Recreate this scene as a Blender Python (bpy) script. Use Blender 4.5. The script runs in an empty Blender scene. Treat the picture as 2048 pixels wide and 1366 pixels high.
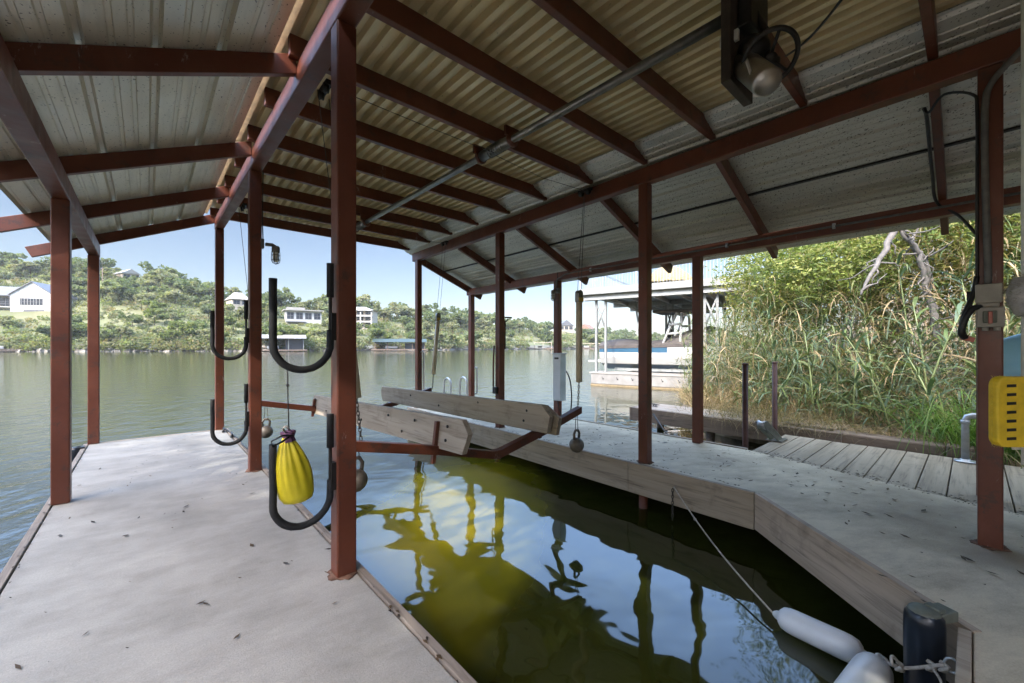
import bpy, bmesh, math, random
import numpy as np
from mathutils import Vector, Matrix
R = math.radians
random.seed(7); rng = np.random.default_rng(11)
SC = bpy.context.scene
WZ = -.46                          # water level; dock top is z = 0
COL = SC.collection

# ------------------------------------------------------------------ camera
CAMH = 1.2; FPX = 820.0; YAW = math.atan(730/820.0)
cam = bpy.data.cameras.new('camera'); cam.sensor_width = 36; cam.lens = 36*FPX/2048
cam.shift_y = 9/2048; cam.clip_start = 0.05; cam.clip_end = 3000
co = bpy.data.objects.new('camera', cam); COL.objects.link(co)
co.location = (0, 0, CAMH); co.rotation_euler = (R(90), 0, -YAW)
SC.camera = co
FW = Vector((math.sin(YAW), math.cos(YAW), 0)); RT = Vector((math.cos(YAW), -math.sin(YAW), 0))
def far(px, d, z=0.0):            # bearing (in photo columns) and depth -> world point
    p = FW*d + RT*((px-1024)/FPX*d); return Vector((p.x, p.y, z))
# ------------------------------------------------------------------ world + sun
SUN_EL = R(38); SX, SY = -0.95, -0.31
w = bpy.data.worlds.new('World'); SC.world = w; w.use_nodes = True
nt = w.node_tree; nt.nodes.clear()
def N(nt, t, **k):
    n = nt.nodes.new(t)
    for a, b in k.items(): setattr(n, a, b)
    return n
sky = N(nt, 'ShaderNodeTexSky', sky_type='NISHITA'); sky.sun_disc = False
sky.sun_elevation = SUN_EL; sky.sun_rotation = math.atan2(SX, SY); sky.air_density = 1.0; sky.dust_density = 1.2; sky.ozone_density = 1.4
tc = N(nt, 'ShaderNodeTexCoord'); sp = N(nt, 'ShaderNodeSeparateXYZ'); nt.links.new(tc.outputs['Generated'], sp.inputs[0])
mr = N(nt, 'ShaderNodeMapRange', interpolation_type='SMOOTHSTEP')
mr.inputs['From Min'].default_value = 0.235; mr.inputs['From Max'].default_value = 0.50
nt.links.new(sp.outputs['Z'], mr.inputs['Value'])
# added fill for the shade under the roof: whitens and brightens the upper sky
hi = N(nt, 'ShaderNodeMix', data_type='RGBA', blend_type='MULTIPLY'); hi.inputs['Factor'].default_value = 1
hi.inputs['B'].default_value = (12.0, 11.0, 9.0, 1)
mr2 = N(nt, 'ShaderNodeMapRange', interpolation_type='SMOOTHSTEP'); mr2.inputs['From Min'].default_value = 0.55; mr2.inputs['From Max'].default_value = 0.85
nt.links.new(sp.outputs['Z'], mr2.inputs['Value'])
hc = N(nt, 'ShaderNodeMix', data_type='RGBA'); hc.inputs['A'].default_value = (8.6, 9.4, 9.7, 1); hc.inputs['B'].default_value = (17.0, 13.8, 9.5, 1)
nt.links.new(mr2.outputs[0], hc.inputs['Factor']); nt.links.new(hc.outputs['Result'], hi.inputs['B'])
nt.links.new(sky.outputs[0], hi.inputs['A'])
mx = N(nt, 'ShaderNodeMix', data_type='RGBA')
nt.links.new(mr.outputs[0], mx.inputs['Factor']); nt.links.new(sky.outputs[0], mx.inputs['A']); nt.links.new(hi.outputs['Result'], mx.inputs['B'])
bg = N(nt, 'ShaderNodeBackground'); bg.inputs['Strength'].default_value = 0.095
wo = N(nt, 'ShaderNodeOutputWorld')
tn = N(nt, 'ShaderNodeMix', data_type='RGBA', blend_type='MULTIPLY'); tn.inputs['Factor'].default_value = 1; tn.inputs['B'].default_value = (1.0, .935, .93, 1)
nt.links.new(mx.outputs['Result'], tn.inputs['A']); nt.links.new(tn.outputs['Result'], bg.inputs['Color']); nt.links.new(bg.outputs[0], wo.inputs['Surface'])
sl = bpy.data.lights.new('sun', 'SUN'); sl.energy = 2.8; sl.angle = R(0.53); sl.color = (1, .94, .84)
so = bpy.data.objects.new('sun', sl); COL.objects.link(so)
hyp = math.hypot(SX, SY)
SV = Vector((SX/hyp*math.cos(SUN_EL), SY/hyp*math.cos(SUN_EL), math.sin(SUN_EL)))
so.rotation_euler = SV.to_track_quat('Z', 'Y').to_euler(); so.location = (0, 0, 30)
SC.view_settings.view_transform = 'Standard'; SC.view_settings.look = 'None'
SC.view_settings.exposure = 0.97; SC.view_settings.gamma = 1
SC.render.engine = 'CYCLES'
SC.cycles.max_bounces = 8; SC.cycles.diffuse_bounces = 5; SC.cycles.glossy_bounces = 4; SC.cycles.transparent_max_bounces = 12
SC.cycles.sample_clamp_indirect = 6; SC.cycles.caustics_reflective = False; SC.cycles.caustics_refractive = False
SC.cycles.use_denoising = True

# ------------------------------------------------------------------ materials
def mat(name):
    m = bpy.data.materials.new(name); m.use_nodes = True
    n = m.node_tree; b = n.nodes['Principled BSDF']; return m, n, b
def ramp(n, src, stops, interp='LINEAR'):
    r = N(n, 'ShaderNodeValToRGB'); r.color_ramp.interpolation = interp
    e = r.color_ramp.elements
    while len(e) < len(stops): e.new(0.5)
    for k, (p, c) in enumerate(stops):
        e[k].position = p; e[k].color = (*c, 1) if len(c) == 3 else c
    n.links.new(src, r.inputs[0]); return r.outputs[0]
def noise(n, scale, detail=4, rough=.55, mapping=None, coord='Object', rot=None, dist=0):
    t = N(n, 'ShaderNodeTexCoord'); s = t.outputs[coord]
    if mapping is not None or rot is not None:
        if rot:
            mp = N(n, 'ShaderNodeMapping'); n.links.new(s, mp.inputs[0]); s = mp.outputs[0]; mp.inputs['Rotation'].default_value = rot
        if mapping:
            mp = N(n, 'ShaderNodeMapping'); n.links.new(s, mp.inputs[0]); s = mp.outputs[0]; mp.inputs['Scale'].default_value = mapping
    x = N(n, 'ShaderNodeTexNoise'); x.inputs['Scale'].default_value = scale; x.inputs['Detail'].default_value = detail
    x.inputs['Roughness'].default_value = rough; x.inputs['Distortion'].default_value = dist
    n.links.new(s, x.inputs['Vector']); return x.outputs['Fac']
def mixc(n, a, b, f, mode='MIX'):
    x = N(n, 'ShaderNodeMix', data_type='RGBA', blend_type=mode)
    for s, v in (('A', a), ('B', b), ('Factor', f)):
        if isinstance(v, (tuple, list)): x.inputs[s].default_value = (*v, 1)
        elif isinstance(v, (int, float)): x.inputs[s].default_value = v
        else: n.links.new(v, x.inputs[s])
    return x.outputs['Result']
def bump(n, b, h, strength=.3, dist=.01):
    x = N(n, 'ShaderNodeBump'); x.inputs['Strength'].default_value = strength; x.inputs['Distance'].default_value = dist
    n.links.new(h, x.inputs['Height']); n.links.new(x.outputs[0], b.inputs['Normal'])
def plain(name, c, rough=.5, metal=0, var=.25, scale=8, bmp=0):
    m, n, b = mat(name)
    f = noise(n, scale, 5, .6)
    c2 = tuple(max(0, x*(1-var)) for x in c); c3 = tuple(min(1, x*(1+var)) for x in c)
    n.links.new(ramp(n, f, [(.3, c2), (.7, c3)]), b.inputs['Base Color'])
    b.inputs['Roughness'].default_value = rough; b.inputs['Metallic'].default_value = metal
    if bmp: bump(n, b, noise(n, scale*4, 4), bmp, .005)
    return m
def paint_red():
    m, n, b = mat('red_painted_steel')
    base = ramp(n, noise(n, 2.2, 6, .65), [(.25, (.082, .0215, .010)), (.5, (.118, .0325, .0155)), (.8, (.165, .048, .025))])
    fine = noise(n, 45, 4, .7)
    c = mixc(n, base, (.06, .03, .022), ramp(n, noise(n, 7, 8, .75), [(.545, (0, 0, 0)), (.63, (.85, .85, .85))]))
    c = mixc(n, c, (.42, .36, .33), ramp(n, noise(n, 9, 9, .8, (1, 1, .35)), [(.62, (0, 0, 0)), (.67, (.55, .55, .55))]))
    c = mixc(n, c, (.26, .12, .08), ramp(n, noise(n, 1.3, 6, .7, (1, 1, .5)), [(.54, (0, 0, 0)), (.75, (.45, .45, .45))]))
    n.links.new(c, b.inputs['Base Color'])
    n.links.new(ramp(n, noise(n, 6, 5), [(.3, (.36,)*3), (.7, (.55,)*3)]), b.inputs['Roughness'])
    bump(n, b, fine, .12, .004); return m
def concrete(name, c1, c2, stain, stain_amt, rot):
    m, n, b = mat(name)
    big = noise(n, .9, 6, .6); mid = noise(n, 4.5, 8, .72, (.6, 1.1, 1), rot=(0, 0, rot)); fine = noise(n, 130, 3, .7)
    c = ramp(n, big, [(.3, c1), (.7, c2)])
    c = mixc(n, mixc(n, c, tuple(x*.8 for x in stain), ramp(n, noise(n, .75, 5, .55, (1, .7, 1)), [(.48, (0,)*3), (.70, (.75,)*3)])), stain, ramp(n, mid, [(.42, (0,)*3), (.78, (stain_amt,)*3)]))
    c = mixc(n, c, (.12, .1, .08), ramp(n, noise(n, 2.3, 9, .72, (1, .5, 1), rot=(0, 0, rot)), [(.60, (0,)*3), (.76, (stain_amt*.8,)*3)]))
    c = mixc(n, c, (.5, .5, .5), .16, 'OVERLAY'); 
    c = mixc(n, c, ramp(n, fine, [(.3, (.38,)*3), (.7, (.62,)*3)]), .55, 'OVERLAY')
    n.links.new(c, b.inputs['Base Color']); b.inputs['Roughness'].default_value = .8
    a = N(n, 'ShaderNodeMath', operation='ADD'); n.links.new(noise(n, 22, 6, .7, (.08, 1.6, 1), rot=(0, 0, rot)), a.inputs[0]); n.links.new(fine, a.inputs[1])
    bump(n, b, a.outputs[0], .4, .004); return m
def wood(name, c1, c2, dark, along='Y', rough=.75):
    m, n, b = mat(name)
    sc = {'X': (.05, 1, 1), 'Y': (1, .05, 1), 'Z': (1, 1, .05), 'D': (.05, 1, 1)}[along]; rt_ = (0, 0, -.81) if along == 'D' else None
    g = noise(n, 42, 6, .6, sc, rot=rt_, dist=.4); g2 = noise(n, 8, 4, .6, sc, rot=rt_, dist=1.2)
    c = ramp(n, g2, [(.3, c1), (.7, c2)])
    c = mixc(n, c, dark, ramp(n, g, [(.52, (0,)*3), (.75, (.75,)*3)]))
    c = mixc(n, c, dark, ramp(n, noise(n, 3.2, 6, .7), [(.55, (0,)*3), (.75, (.65,)*3)]))
    n.links.new(c, b.inputs['Base Color']); b.inputs['Roughness'].default_value = rough
    bump(n, b, g, .5, .004); return m
def sheet_metal(name, c1, c2, metal, rough, specks, speck_scale, lo=.64):
    m, n, b = mat(name)
    c = ramp(n, noise(n, 1.6, 6, .6, (1, .3, 1)), [(.3, c1), (.7, c2)])
    c = mixc(n, c, tuple(x*.55 for x in c1), ramp(n, noise(n, 6, 7, .7, (1, .12, 1)), [(.5, (0,)*3), (.75, (.6,)*3)]))
    if specks:
        v = noise(n, speck_scale, 2, .5, (1.0, .5, 1), rot=(0, 0, .6))
        c = mixc(n, c, (.035, .028, .022), ramp(n, v, [(lo, (0,)*3), (lo+.03, (specks,)*3)]))
    n.links.new(c, b.inputs['Base Color']); b.inputs['Metallic'].default_value = metal
    n.links.new(ramp(n, noise(n, 5, 5), [(.3, (rough*.8,)*3), (.7, (rough*1.25,)*3)]), b.inputs['Roughness'])
    return m
def leafmat(name, trans=.35, rough=.5):
    m, n, b = mat(name)
    a = N(n, 'ShaderNodeAttribute', attribute_name='tint')
    b.inputs['Roughness'].default_value = rough; b.inputs['Specular IOR Level'].default_value = .3
    n.links.new(a.outputs['Color'], b.inputs['Base Color'])
    t = N(n, 'ShaderNodeBsdfTranslucent'); ms = N(n, 'ShaderNodeMixShader'); ms.inputs[0].default_value = trans
    n.links.new(mixc(n, a.outputs['Color'], (1.25, 1.3, .6), 1.0, 'MULTIPLY'), t.inputs['Color'])
    o = n.nodes['Material Output']
    n.links.new(b.outputs[0], ms.inputs[1]); n.links.new(t.outputs[0], ms.inputs[2]); n.links.new(ms.outputs[0], o.inputs['Surface'])
    return m
M = {}
M['red'] = paint_red()
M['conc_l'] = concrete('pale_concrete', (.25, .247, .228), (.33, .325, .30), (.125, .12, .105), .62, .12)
M['conc_r'] = concrete('warm_concrete', (.58, .50, .36), (.69, .605, .45), (.26, .21, .15), .8, .5)
M['wood_y'] = wood('grey_timber_lengthwise', (.29, .23, .165), (.40, .33, .25), (.085, .065, .048), 'Y')
M['wood_x'] = wood('grey_timber_crosswise', (.24, .19, .145), (.36, .30, .24), (.08, .062, .05), 'X')
M['bunk'] = wood('weathered_bunk_timber', (.36, .295, .22), (.48, .405, .32), (.14, .105, .075), 'Y')
M['edge_grey'] = wood('grimy_edge_timber', (.16, .135, .11), (.25, .215, .18), (.05, .04, .032), 'Y')
M['wood_d'] = wood('grey_timber_diagonal', (.40, .31, .23), (.52, .41, .32), (.13, .10, .075), 'D')
M['oldwood'] = wood('dark_old_timber', (.13, .10, .08), (.22, .175, .135), (.035, .028, .024), 'Y')
M['plank'] = wood('bleached_plank', (.225, .185, .13), (.34, .285, .21), (.075, .058, .042), 'X')
M['sheet_l'] = sheet_metal('ribbed_grey_sheet', (.60, .56, .47), (.76, .715, .61), .4, .4, .8, 85, .665)
M['sheet_c'] = sheet_metal('yellowed_corrugated_sheet', (.68, .55, .33), (.82, .69, .45), .28, .38, .4, 40, .72)
M['sheet_r'] = sheet_metal('speckled_galvanised_sheet', (.45, .43, .375), (.60, .575, .51), .5, .38, .75, 92, .62)
M['pale'] = plain('pale_batten_wood', (.72, .56, .38), .6)
M['foam'] = plain('black_pipe_foam', (.008, .009, .010), .75, 0, .4, 30, .4)
M['black'] = plain('black_plastic', (.012, .012, .013), .45)
M['darkmetal'] = plain('grimy_dark_metal', (.02, .018, .017), .5, .4, .5, 14)
M['galv'] = plain('galvanised_pipe', (.42, .44, .46), .42, .7, .2, 12)
M['shaft'] = plain('grey_steel_shaft', (.20, .20, .19), .38, .75, .3, 10)
M['silver'] = plain('brushed_motor_shell', (.30, .28, .25), .32, .8, .2, 10)
M['cable'] = plain('thin_dark_cable', (.045, .042, .04), .5, .3)
M['pvc'] = plain('dusty_pvc_sleeve', (.60, .54, .42), .5, 0, .2, 6)
M['iron'] = plain('rusty_cast_iron', (.19, .165, .135), .55, .3, .45, 9, .3)
M['chain'] = plain('rusty_chain', (.06, .05, .045), .5, .6)
M['white'] = plain('white_vinyl', (.66, .68, .70), .38, 0, .06, 5)
M['rope'] = plain('grey_rope', (.42, .38, .33), .9, 0, .3, 60)
M['greybox'] = plain('grey_beige_box_plastic', (.33, .31, .27), .55, 0, .15, 12)
M['panelbox'] = plain('pale_metal_enclosure', (.55, .60, .60), .35, .2, .15, 5)
M['lever'] = plain('faded_red_lever', (.45, .14, .10), .5)
M['sticker'] = plain('white_sticker', (.6, .58, .55), .6)
M['kayak'] = plain('light_blue_plastic', (.33, .66, .86), .35, 0, .12, 4)
M['yellow'] = plain('yellow_slotted_plastic', (.62, .42, .015), .55, 0, .2, 25, .2)
M['fleece'] = plain('grey_fleece', (.35, .33, .31), .95, 0, .3, 40)
M['offwhite'] = plain('off_white_fringe', (.62, .60, .56), .9, 0, .12, 20)
M['bumper'] = plain('navy_black_vinyl', (.010, .014, .022), .28, 0, .2, 6)
M['bumpercap'] = plain('grey_green_cap', (.13, .14, .11), .6, 0, .25, 14)
M['chrome'] = plain('grey_tube', (.48, .49, .49), .3, .7, .1, 5)
M['rustdirt'] = plain('rusty_base_dirt', (.13, .07, .045), .95, 0, .5, 30, .6)
M['rustpile'] = plain('brown_rusted_tube', (.085, .04, .032), .6, .2, .35, 9)
M['galvgrey'] = plain('weathered_grey_casting', (.14, .14, .135), .6, .3, .25, 20)
M['plankgrey'] = wood('grey_lengthwise_plank', (.27, .23, .19), (.38, .33, .28), (.1, .08, .065), 'Y')
M['brownroof'] = plain('brown_shingle', (.20, .12, .085), .85, 0, .2, 2)
M['glass'] = plain('lamp_glass', (.55, .58, .55), .12, 0, .1, 5)
M['amber'] = plain('yellowed_plastic_cap', (.5, .38, .08), .5)
def bagmat():
    m, n, b = mat('yellow_bag_fabric')
    n.links.new(ramp(n, noise(n, 7, 5), [(.3, (.50, .42, .010)), (.7, (.72, .60, .03))]), b.inputs['Base Color'])
    b.inputs['Roughness'].default_value = .42; bump(n, b, noise(n, 60, 3), .1, .003); return m
M['bag'] = bagmat()
M['purple'] = plain('purple_collar_cloth', (.10, .04, .09), .8)
M['leaf'] = leafmat('leaf'); M['farleaf'] = leafmat('distant_leaf', .45, .8); M['reed'] = leafmat('reed_blade', .3, .45)
M['bark'] = plain('grey_bark', (.17, .15, .125), .9, 0, .45, 14, .6)
M['deadwood'] = plain('silver_dead_wood', (.12, .112, .105), .85, 0, .4, 12, .5)
M['litter'] = plain('dead_leaf', (.045, .032, .022), .9, 0, .5, 30)
M['hwhite'] = plain('white_siding', (.42, .42, .405), .7, 0, .05, 2)
M['hroof'] = plain('dark_standing_seam_roof', (.13, .13, .14), .5, .2, .15, 1)
M['hroofl'] = plain('pale_metal_roof', (.30, .285, .26), .5, .2, .1, 1)
M['hgrey'] = plain('grey_shingle', (.24, .23, .22), .8, 0, .2, 2)
M['hstone'] = plain('tan_masonry', (.40, .34, .27), .85, 0, .2, 2)
M['hglass'] = plain('dark_window_glass', (.03, .035, .045), .15, 0, .2, 2)
M['green'] = plain('green_metal_roof', (.022, .038, .028), .5, .1, .15, 2)
M['brownw'] = plain('brown_pier_wood', (.16, .12, .09), .9, 0, .3, 2)
M['bwhite'] = plain('white_painted_steel', (.22, .23, .225), .45, .1, .08, 4)
M['bgrey'] = plain('grey_underside_steel', (.30, .31, .30), .6, .2, .25, 3)
M['pont'] = plain('grey_pontoon_plastic', (.20, .195, .185), .6, 0, .25, 3, .1)
M['waterstain'] = plain('tan_waterline_scum', (.20, .155, .09), .8)
M['hull'] = plain('white_gelcoat', (.48, .48, .465), .2, 0, .03, 3)
M['hullblue'] = plain('blue_hull_stripe', (.02, .075, .13), .22, 0, .05, 3)
M['cover'] = plain('charcoal_canvas', (.085, .075, .07), .8, 0, .25, 4, .2)
M['thatch'] = plain('palm_thatch', (.25, .20, .105), .95, 0, .45, 18, .8)
def ground_mat(name, stops, sc, metal=0):
    m, n, b = mat(name); n.links.new(ramp(n, noise(n, sc, 8, .65), stops), b.inputs['Base Color']); b.inputs['Roughness'].default_value = .95
    bump(n, b, noise(n, sc*6, 6), .6, .05); return m
M['soil'] = ground_mat('dry_bank_soil', [(.3, (.13, .10, .065)), (.55, (.27, .21, .14)), (.75, (.38, .31, .21))], 1.6)
M['hill'] = ground_mat('dry_grass_hill', [(.3, (.075, .092, .042)), (.5, (.115, .125, .056)), (.72, (.17, .155, .085))], .06)
M['rock'] = ground_mat('limestone_ledge', [(.3, (.07, .065, .06)), (.5, (.16, .15, .13)), (.7, (.27, .245, .21))], .5)
def water_mat():
    m, n, b = mat('lake_water')
    t = N(n, 'ShaderNodeTexCoord'); s = N(n, 'ShaderNodeSeparateXYZ'); n.links.new(t.outputs['Object'], s.inputs[0])
    # sheltered slip water is smoother and clearer green than the open lake
    def mrange(src, a, bb):
        r = N(n, 'ShaderNodeMapRange', interpolation_type='SMOOTHSTEP'); r.inputs['From Min'].default_value = a; r.inputs['From Max'].default_value = bb
        n.links.new(src, r.inputs['Value']); return r.outputs[0]
    open_ = N(n, 'ShaderNodeMath', operation='MAXIMUM')
    n.links.new(mrange(s.outputs['Y'], 4.5, 11), open_.inputs[0])
    neg = N(n, 'ShaderNodeMath', operation='MULTIPLY'); neg.inputs[1].default_value = -1; n.links.new(s.outputs['X'], neg.inputs[0])
    n.links.new(mrange(neg.outputs[0], -.4, .8), open_.inputs[1])
    op = open_.outputs[0]
    # sunlit yellow green glow painted into the slip colour, darker shade around it
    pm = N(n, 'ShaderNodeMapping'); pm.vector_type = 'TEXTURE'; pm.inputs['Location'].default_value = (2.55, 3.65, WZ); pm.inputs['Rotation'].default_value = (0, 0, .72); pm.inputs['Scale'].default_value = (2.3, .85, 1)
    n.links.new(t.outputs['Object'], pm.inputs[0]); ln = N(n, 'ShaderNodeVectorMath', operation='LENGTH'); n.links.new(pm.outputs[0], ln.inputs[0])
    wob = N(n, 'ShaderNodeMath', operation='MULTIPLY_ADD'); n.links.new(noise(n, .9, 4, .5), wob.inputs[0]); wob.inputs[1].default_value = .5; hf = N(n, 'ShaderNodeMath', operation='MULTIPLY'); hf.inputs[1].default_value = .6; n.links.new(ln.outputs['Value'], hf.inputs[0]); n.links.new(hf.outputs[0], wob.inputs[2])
    slip_glow = ramp(n, wob.outputs[0], [(.42, (.32, .25, .012)), (.78, (.13, .12, .008)), (1.0, (.022, .026, .004))])
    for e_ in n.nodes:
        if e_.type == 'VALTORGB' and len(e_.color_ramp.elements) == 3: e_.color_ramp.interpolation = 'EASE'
    n.links.new(mixc(n, slip_glow, (.034, .036, .018), op), b.inputs['Base Color'])
    b.inputs['Roughness'].default_value = .035; b.inputs['IOR'].default_value = 1.34
    b.inputs['Specular IOR Level'].default_value = .85
    small = noise(n, 5.0, 4, .55, (1, .55, 1), rot=(0, 0, .7)); mid = noise(n, .9, 3, .5, (1, .6, 1), rot=(0, 0, .5))
    slow = noise(n, 1.7, 2, .4, (1, 1, 1), dist=.5)
    a = N(n, 'ShaderNodeMath', operation='MULTIPLY_ADD'); n.links.new(mid, a.inputs[0]); a.inputs[1].default_value = 1.2; n.links.new(small, a.inputs[2])
    mu = N(n, 'ShaderNodeMath', operation='MULTIPLY'); s8 = N(n, 'ShaderNodeMath', operation='MULTIPLY'); s8.inputs[1].default_value = .72; n.links.new(op, s8.inputs[0]); n.links.new(a.outputs[0], mu.inputs[0]); n.links.new(s8.outputs[0], mu.inputs[1])
    iv = N(n, 'ShaderNodeMath', operation='MULTIPLY_ADD'); n.links.new(slow, iv.inputs[0]); iv.inputs[1].default_value = .55; n.links.new(mu.outputs[0], iv.inputs[2])
    bump(n, b, iv.outputs[0], .5, .055)
    return m
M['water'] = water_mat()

# ------------------------------------------------------------------ mesh helpers
class MB:
    def __init__(s): s.v = []; s.f = []; s.mi = []; s.sm = []; s.cm = 0
    def add(s, vs, fs, smooth=False):
        o = len(s.v); s.v += [tuple(x) for x in vs]; s.f += [tuple(i+o for i in f) for f in fs]
        s.mi += [s.cm]*len(fs); s.sm += [smooth]*len(fs); return s
    def box(s, x0, y0, z0, x1, y1, z1):
        v = [(x0,y0,z0),(x1,y0,z0),(x1,y1,z0),(x0,y1,z0),(x0,y0,z1),(x1,y0,z1),(x1,y1,z1),(x0,y1,z1)]
        return s.add(v, [(0,3,2,1),(4,5,6,7),(0,1,5,4),(1,2,6,5),(2,3,7,6),(3,0,4,7)])
    def hexa(s, b, t):   # bottom quad, top quad (ccw from above)
        return s.add(list(b)+list(t), [(0,3,2,1),(4,5,6,7),(0,1,5,4),(1,2,6,5),(2,3,7,6),(3,0,4,7)])
    def obox(s, M4, sx, sy, sz):
        v = [M4 @ Vector((x*sx/2, y*sy/2, z*sz/2)) for z in (-1,1) for x, y in ((-1,-1),(1,-1),(1,1),(-1,1))]
        return s.hexa(v[:4], v[4:])
    def prism(s, poly, vec):   # planar polygon extruded along vec
        n = len(poly); vec = Vector(vec); a = [Vector(p) for p in poly]; b = [p+vec for p in a]
        nrm = Vector((0,0,0))
        for i in range(n): nrm += (a[i]-a[0]).cross(a[(i+1) % n]-a[0])
        if nrm.dot(vec) > 0: a, b = a[::-1], b[::-1]
        return s.add(a+b, [tuple(range(n)), tuple(range(2*n-1, n-1, -1))]+[((i+1) % n, i, n+i, n+(i+1) % n) for i in range(n)])
    def tube(s, pts, r, seg=8, caps=True, smooth=True):
        pts = [Vector(p) for p in pts]; n = len(pts)
        rs = r if isinstance(r, (list, tuple)) else [r]*n
        vs = []; up = None
        for i, p in enumerate(pts):
            t = (pts[min(i+1, n-1)]-pts[max(i-1, 0)])
            if t.length < 1e-9: t = Vector((0,0,1))
            t.normalize()
            if up is None:
                up = t.orthogonal().normalized()
            up = (up - t*up.dot(t)); up = up.normalized() if up.length > 1e-6 else t.orthogonal().normalized()
            q = t.cross(up)
            for k in range(seg):
                a = 2*math.pi*k/seg; vs.append(p+(up*math.cos(a)+q*math.sin(a))*rs[i])
        fs = [(i*seg+k, i*seg+(k+1) % seg, (i+1)*seg+(k+1) % seg, (i+1)*seg+k) for i in range(n-1) for k in range(seg)]
        s.add(vs, fs, smooth)
        if caps: s.f += [tuple(len(s.v)-n*seg+k for k in range(seg-1, -1, -1)), tuple(len(s.v)-seg+k for k in range(seg))]; s.mi += [s.cm]*2; s.sm += [False]*2
        return s
    def cord(s, pts, r, seg=8):
        P = [Vector(p) for p in pts]; P = [P[0]*2-P[1]]+P+[P[-1]*2-P[-2]]; o = []
        for i in range(1, len(P)-2):
            a, b, c, d = P[i-1:i+3]
            for k in range(6):
                t = k/6; o.append(.5*((2*b)+(c-a)*t+(2*a-5*b+4*c-d)*t*t+(3*b-a-3*c+d)*t**3))
        return s.tube(o+[P[-2]], r, seg)
    def lathe(s, prof, base=(0,0,0), axis=(0,0,1), seg=20, ripple=None):
        ax = Vector(axis).normalized(); u = ax.orthogonal().normalized(); v = ax.cross(u); b = Vector(base); vs = []
        for (r, h) in prof:
            for k in range(seg):
                a = 2*math.pi*k/seg; rr = r*(ripple(a, h) if ripple else 1)
                vs.append(b+ax*h+(u*math.cos(a)+v*math.sin(a))*max(rr, 1e-4))
        n = len(prof)
        s.add(vs, [(i*seg+k, i*seg+(k+1) % seg, (i+1)*seg+(k+1) % seg, (i+1)*seg+k) for i in range(n-1) for k in range(seg)], True)
        return s
    def build(s, name, m, parent=None, bevel=0, at=None):
        me = bpy.data.meshes.new(name)
        off = Vector(at) if at is not None else (world_loc(parent) if parent else Vector((0,0,0)))
        me.from_pydata([tuple(Vector(p)-off) for p in s.v], [], s.f)
        ms = m if isinstance(m, (list, tuple)) else [m]
        for x in ms: me.materials.append(M[x] if isinstance(x, str) else x)
        me.polygons.foreach_set('use_smooth', s.sm)
        if len(ms) > 1: me.polygons.foreach_set('material_index', s.mi)
        me.update()
        o = bpy.data.objects.new(name, me); COL.objects.link(o)
        if parent: o.parent = parent
        elif at is not None: o.location = at
        if bevel:
            bv = o.modifiers.new('bevel', 'BEVEL'); bv.width = bevel; bv.segments = 2; bv.limit_method = 'ANGLE'; bv.angle_limit = R(40)
        return o
def world_loc(o):
    l = Vector((0,0,0))
    while o: l += o.location; o = o.parent
    return l
def tag(o, label, cat, group=None):
    o['label'] = label; o['category'] = cat
    if group: o['group'] = group
    return o
def thing(name, label, cat, loc, group=None):
    o = bpy.data.objects.new(name, None); o.empty_display_size = .1; COL.objects.link(o); o.location = loc
    return tag(o, label, cat, group)
def struct(o): o['kind'] = 'structure'; return o
def stuff(o, label=None):
    o['kind'] = 'stuff'
    if label: o['label'] = label
    return o
def quads_obj(name, V, tint, m, parent=None, at=(0,0,0), k=4):
    """V: (n,k,3) array of faces; tint: (n,3) natural hue of each leaf"""
    n = len(V); me = bpy.data.meshes.new(name)
    me.vertices.add(n*k); me.vertices.foreach_set('co', (V.reshape(-1, 3)-np.array(at)).astype(np.float32).ravel())
    me.loops.add(n*k); me.loops.foreach_set('vertex_index', np.arange(n*k, dtype=np.int32))
    me.polygons.add(n); me.polygons.foreach_set('loop_start', np.arange(0, n*k, k, dtype=np.int32)); 
    me.update(calc_edges=True)
    a = me.attributes.new('tint', 'FLOAT_COLOR', 'FACE')
    a.data.foreach_set('color', np.concatenate([tint, np.ones((n, 1))], 1).astype(np.float32).ravel())
    me.materials.append(M[m]); me.validate()
    o = bpy.data.objects.new(name, me); COL.objects.link(o)
    if parent: o.parent = parent
    else: o.location = at
    return o
def leaf_quads(C, size, flat=.6, aspect=.5):
    """randomly oriented quads at centres C"""
    n = len(C); d = rng.normal(size=(n, 3)); d[:, 2] *= flat; d /= np.linalg.norm(d, axis=1)[:, None]
    e = rng.normal(size=(n, 3)); e -= d*(e*d).sum(1)[:, None]; e /= np.linalg.norm(e, axis=1)[:, None]
    s = (size*(.6+.8*rng.random(n)))[:, None]
    a = d*s; b = e*s*aspect
    return np.stack([C-a, C+b*.9-a*.1, C+a, C-b*.9-a*.1], 1)
def hues(n, cols, wts=None, jit=.25):
    cols = np.array(cols); ix = rng.choice(len(cols), n, p=wts)
    return np.clip(cols[ix]*(1+jit*(rng.random((n, 1))*2-1)), 0, 1)

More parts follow.
